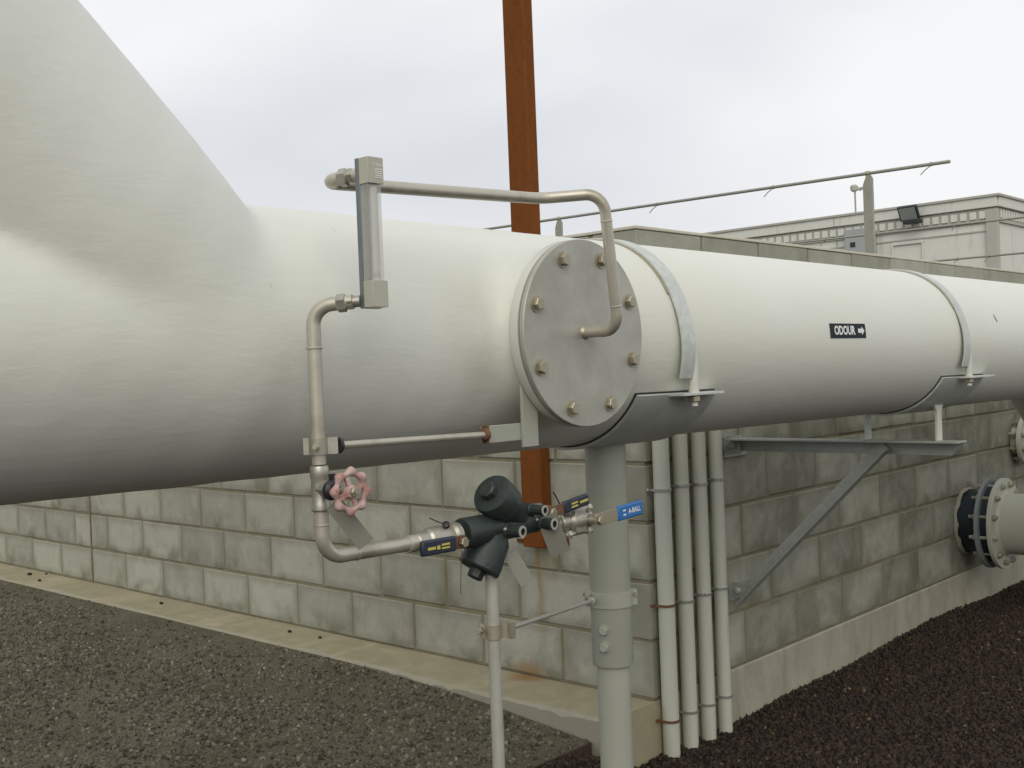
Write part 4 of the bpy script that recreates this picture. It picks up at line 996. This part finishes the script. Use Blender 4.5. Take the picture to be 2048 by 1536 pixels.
# ================================================================== FLANGED PIPES ON THE RIGHT WALL
def flanged(y_, z_, rp, rf, nb, label, xs, xe, plain=False):
    t_ = thing('flanged_pipe', (0, y_, z_), label, 'pipe', 'flanged pipes leaving the wall')
    if plain:
        mb = MB(); mb.lathe([(rp, -0.02), (rp, xs)], (0, y_, z_), (1, 0, 0), 40); mb.build('wall_sleeve', 'cream_flange', t_)
    else:
        mb = MB(); mb.lathe([(rp+0.004, -0.02), (rp+0.006, xs*0.66)], (0, y_, z_), (1, 0, 0), 56); mb.build('rubber_sleeve', 'blue_sleeve', t_)
        mb = MB(); vs = []
        n = 40
        for k in range(n):
            a = 2*math.pi*k/n; w = 0.018+0.014*random.random()
            vs.append((0.004, y_+(rp+0.004)*math.cos(a), z_+(rp+0.004)*math.sin(a))); vs.append((0.001, y_+(rp+w)*math.cos(a), z_+(rp+w)*math.sin(a))); vs.append((0.022*random.uniform(.4, 1), y_+(rp+w*.55)*math.cos(a), z_+(rp+w*.55)*math.sin(a)))
        fs = []
        for k in range(n):
            k2 = (k+1) % n; fs += [(k*3, k2*3, k2*3+2, k*3+2), (k*3+2, k2*3+2, k2*3+1, k*3+1)]
        mb.add(vs, fs); mb.build('grout_collar', 'footing', t_)
        mb = MB(); mb.lathe([(rp, 0), (rf, 0), (rf, 0.018), (rp, 0.018)], (xs*0.66, y_, z_), (1, 0, 0), 64); mb.build('backing_flange', 'grey_flange', t_, angle=30)
        mb = MB(); mb.lathe([(rf-0.03, 0), (rf-0.03, xs*0.34-0.018)], (xs*0.66+0.018, y_, z_), (1, 0, 0), 56); mb.build('gasket', 'blue_sleeve', t_)
    mb = MB(); mb.lathe([(rp*0.9, 0), (rf-0.002, 0), (rf, 0.002), (rf, 0.020), (rf-0.002, 0.022), (rp*0.9, 0.022)], (xs, y_, z_), (1, 0, 0), 64); ff = mb.build('face_flange', 'cream_flange', t_, angle=30)
    mb = MB(); mb.lathe([(rp+0.012, 0), (rp, 0.016), (rp, xe-xs-0.02)], (xs+0.022, y_, z_), (1, 0, 0), 56); mb.build('pipe', 'cream_flange', t_, angle=30)
    rb = rf-0.032
    for k in range(nb):
        a = 2*math.pi*(k+0.5)/nb; yy, zz = y_+rb*math.cos(a), z_+rb*math.sin(a)
        mb = MB(); mb.hexa((xs+0.022, yy, zz), (xs+0.038, yy, zz), 0.0165, k*.5); mb.cyl((xs*0.66-0.036, yy, zz), (xs+0.045, yy, zz), 0.009, n=12); mb.hexa((xs*0.66-0.017, yy, zz), (xs*0.66-0.0005, yy, zz), 0.0165, k*.3)
        mb.build('flange_bolt', 'bolt' if k % 3 else 'rodgrey', ff, angle=25)
flanged(2.83, 0.255, 0.155, 0.232, 12, 'cream flanged pipe with a dark blue sleeve low on the right-hand wall', 0.178, 2.6)
flanged(3.60, 0.625, 0.085, 0.142, 8, 'small cream flanged pipe high up under the far end of the white pipe', 0.050, 1.2, True)

# steel edging between gravel and scoria
mb = MB(); mb.box((-0.058, -2.272, -0.19), (0.006, 4.0, 0.226)); e_ = mb.build('steel_edging', 'dark_rust', None, bevel=0.001)
tag(e_, 'rusty steel edging strip dividing grey gravel from dark scoria', 'edging')
# few loose stones on the ledge
PEB = ['largest at far left', 'second from far left', 'midway along', 'left of a close pair', 'right of a close pair', 'tiny one against the wall']
for i, (x_, y_, s_) in enumerate(((-4.62, -0.10, 0.016), (-4.35, -0.16, 0.012), (-3.05, -0.10, 0.012), (-1.93, -0.10, 0.011), (-1.72, -0.09, 0.009), (-4.55, -0.03, .009))):
    bm = bmesh.new(); bmesh.ops.create_icosphere(bm, subdivisions=2, radius=1)
    rnd = random.Random(i)
    for v_ in bm.verts:
        k = 1+0.25*math.sin(3*v_.co.x+i)*math.cos(4*v_.co.y); v_.co = Vector((v_.co.x*k*s_, v_.co.y*k*s_*0.8, v_.co.z*k*s_*0.6))
    me = bpy.data.meshes.new('pebble'); bm.to_mesh(me); bm.free(); me.materials.append(MT['scoria_stone'])
    o = bpy.data.objects.new('pebble', me); COL.objects.link(o); o.location = (x_, y_, s_*0.5-0.002)
    tag(o, 'dark pebble on the cream ledge, '+PEB[i], 'pebble', 'pebbles on the concrete ledge')

# ================================================================== FENCES AND HUT
fe = thing('fence', (-2.4, 3.2, 0), 'galvanised pipe top rail on two steel posts standing behind the block wall', 'fence')
def rail_z(x): return 2.211-0.0132*(x+0.16)
mb = MB(); mb.cyl((-9.0, 3.2, rail_z(-9)), (-0.164, 3.2, rail_z(-0.164)), 0.0100, n=16); mb.build('rail', 'fence', fe)
for xp_, w_ in ((-0.647, 0.056), (-3.036, 0.056), (-5.4, 0.056)):
    mb = MB(); zt = rail_z(xp_)-0.012
    mb.add([(xp_-w_/2, 3.19, -0.3), (xp_+w_/2, 3.19, -0.3), (xp_+w_/2, 3.19, zt-0.02), (xp_+w_*0.3, 3.19, zt), (xp_-w_*0.1, 3.19, zt), (xp_-w_/2, 3.19, zt-0.055),
            (xp_-w_/2, 3.212, -0.3), (xp_+w_/2, 3.212, -0.3), (xp_+w_/2, 3.212, zt-0.02), (xp_+w_*0.3, 3.212, zt), (xp_-w_*0.1, 3.212, zt), (xp_-w_/2, 3.212, zt-0.055)],
           [(0, 1, 2, 3, 4, 5), (11, 10, 9, 8, 7, 6), (0, 6, 7, 1), (1, 7, 8, 2), (2, 8, 9, 3), (3, 9, 10, 4), (4, 10, 11, 5), (5, 11, 6, 0)])
    mb.box((xp_+0.004, 3.214, 1.0), (0.008, 0.03, 2*(zt-0.03-1.0)))
    pp = mb.build('post', 'fence', fe)
    mb = MB(); mb.lathe([(0.0125, -0.014), (0.0145, -0.012), (0.0145, 0.012), (0.0125, 0.014)], (xp_, 3.2, rail_z(xp_)), (1, 0, 0), 14); mb.build('saddle_clip', 'bolt', pp)
for xc in (-0.27, -1.27, -2.15, -4.3):
    z_ = rail_z(xc)
    mb = MB(); mb.lathe([(0.0125, -0.004), (0.0125, 0.004)], (xc, 3.2, z_), (1, 0, 0), 10); mb.tube([(xc, 3.19, z_-0.01), (xc-0.03, 3.185, z_-0.03), (xc-0.055, 3.18, z_-0.055)], 0.003, n=6); mb.build('tie_wire', 'fence', fe)
f2 = thing('fence', (-2.0, 6.0, 0), 'far thin two-rail pipe fence in front of the cream hut', 'fence')
for z_ in (2.185, 1.909):
    mb = MB(); mb.cyl((-6.0, 6.0, z_+0.03), (3.0, 6.0, z_-0.03), 0.0085, n=12); mb.build('rail', 'fence', f2)
    for xc in (-2.35 if z_ > 2 else -0.95, -1.2, -0.35):
        mb = MB(); mb.lathe([(0.014, -0.006), (0.014, 0.006)], (xc, 6.0, z_-0.006*xc-0.009), (1, 0, 0), 10); mb.tube([(xc, 5.985, z_-0.005), (xc-0.03, 5.98, z_-0.05)], 0.004, n=6); mb.build('tie_wire', 'fence', f2)
for xp_ in (-0.60, 2.6, -5.6):
    mb = MB(); mb.box((xp_, 6.018, 0.95), (0.05, 0.02, 2.6)); mb.build('post', 'fence', f2)

hut = thing('hut', (-5.5, 11.5, -0.3), 'cream portable hut with a dentilled fascia behind the wall', 'building')
HX, HY, HT = -2.257, 10.0, 2.965
mb = MB(); mb.box((HX-3.0, HY+2.5, 1.30), (5.98, 4.98, 3.20)); mb.build('wall', 'hut', hut)
mb = MB(); mb.box((HX-2.99, HY+2.49, HT-0.03), (6.12, 5.12, 0.030)); mb.build('roof', 'hut_trim', hut, bevel=0.004)
mb = MB(); mb.box((HX-3.0, HY-0.03, HT-0.10), (6.06, 0.04, 0.12)); mb.box((HX+0.03, HY+2.5, HT-0.10), (0.04, 5.02, 0.12)); mb.build('gutter', 'hut', hut, bevel=0.006)
mb = MB(); mb.box((HX-3.0, HY+0.0, HT-0.245), (6.02, 0.03, 0.16)); mb.box((HX+0.0, HY+2.5, HT-0.245), (0.03, 5.02, 0.16)); mb.build('fascia', 'hut_trim', hut)  # darker trim colour here paints the shade between the dentils
dme = None
for k in range(46):
    mb = MB(); x_ = HX-0.14-k*0.1085
    mb.box((x_, HY-0.0225, HT-0.238), (0.074, 0.016, 0.086)); mb.build('dentil', 'hut', hut, bevel=0.003)
for k in range(34):
    mb = MB(); mb.box((HX+0.0205, HY+0.12+k*0.085, HT-0.232), (0.010, 0.05, 0.10)); mb.build('dentil', 'hut', hut, bevel=0.002)
mb = MB(); mb.box((HX-0.035, HY-0.012, 1.2), (0.13, 0.06, 3.16)); mb.build('corner_trim', 'hut_trim', hut, bevel=0.004)
for x_, w_ in ((HX-1.95, 0.012), (HX-4.3, 0.012)):
    mb = MB(); mb.box((x_, HY-0.054, HT-0.10), (w_, 0.006, 0.11)); mb.box((x_, HY+0.002, 1.2), (w_, 0.012, 3.0)); mb.build('panel_joint', 'hut_trim', hut)
mb = MB(); mb.box((HX-3.0, HY+0.004, HT-0.42), (5.9, 0.010, 0.016)); mb.build('rail_trim', 'hut_trim', hut)
mb = MB(); x0, x1, z0, z1 = HX-1.22, HX-0.85, 1.6, 2.50
for a_ in ((x0, (z0+z1)/2, 0.02, z1-z0), (x1, (z0+z1)/2, 0.02, z1-z0)): mb.box((a_[0], HY-0.001, a_[1]), (a_[2], 0.03, a_[3]))
mb.box(((x0+x1)/2, HY-0.001, z1), (x1-x0+0.02, 0.032, 0.02)); mb.build('panel_frame', 'hut', hut)

fl_ = thing('floodlight', (-3.19, 9.90, 2.72), 'dark framed floodlight mounted on the front of the hut', 'light')
c0 = Vector((-3.20, 9.84, 2.84)); rot = Matrix.Rotation(R_(32), 3, 'X')
mb = MB(); mb.box(c0, (0.235, 0.05, 0.19), rot); mb.build('lamp_housing', 'black', fl_, bevel=0.01)
mb = MB(); mb.box(c0+rot @ Vector((0, -0.027, 0.004)), (0.195, 0.006, 0.15), rot); mb.build('lamp_glass', 'lamp_glass', fl_)
mb = MB(); mb.box((-3.16, 9.85, 2.735), (0.20, 0.10, 0.05)); mb.box((-3.15, 9.93, 2.735), (0.05, 0.16, 0.03)); mb.build('mount', 'black', fl_, bevel=0.006)
an = thing('weather_vane', (-4.08, 10.3, 2.95), 'tiny wind sensor on a thin mast standing on the hut roof', 'antenna')
mb = MB(); mb.cyl((-4.08, 10.3, 2.94), (-4.08, 10.3, 3.26), 0.011, n=10); mb.build('mast', 'fence', an)
mb = MB(); mb.lathe([(0.02, 0), (0.045, 0.02), (0.05, 0.07), (0.03, 0.09)], (-4.09, 10.3, 3.26), (0, 0, 1), 14); mb.cyl((-4.06, 10.3, 3.29), (-3.93, 10.3, 3.30), 0.022, 0.01, n=10); mb.bar((-4.02, 10.3, 3.27), (-3.94, 10.3, 3.31), 0.05, 0.014); mb.build('sensor_head', 'hut_trim', an)
bx = thing('electrical_box', (-3.88, 9.9, 2.4), 'blue-grey electrical box with a small dark window on the hut front', 'box')
mb = MB(); mb.box((-3.86, 9.93, 2.56), (0.36, 0.12, 0.36)); mb.build('cabinet', 'hut_box', bx, bevel=0.008)
mb = MB(); mb.box((-3.93, 9.868, 2.545), (0.065, 0.006, 0.06)); mb.build('window', 'black', bx)
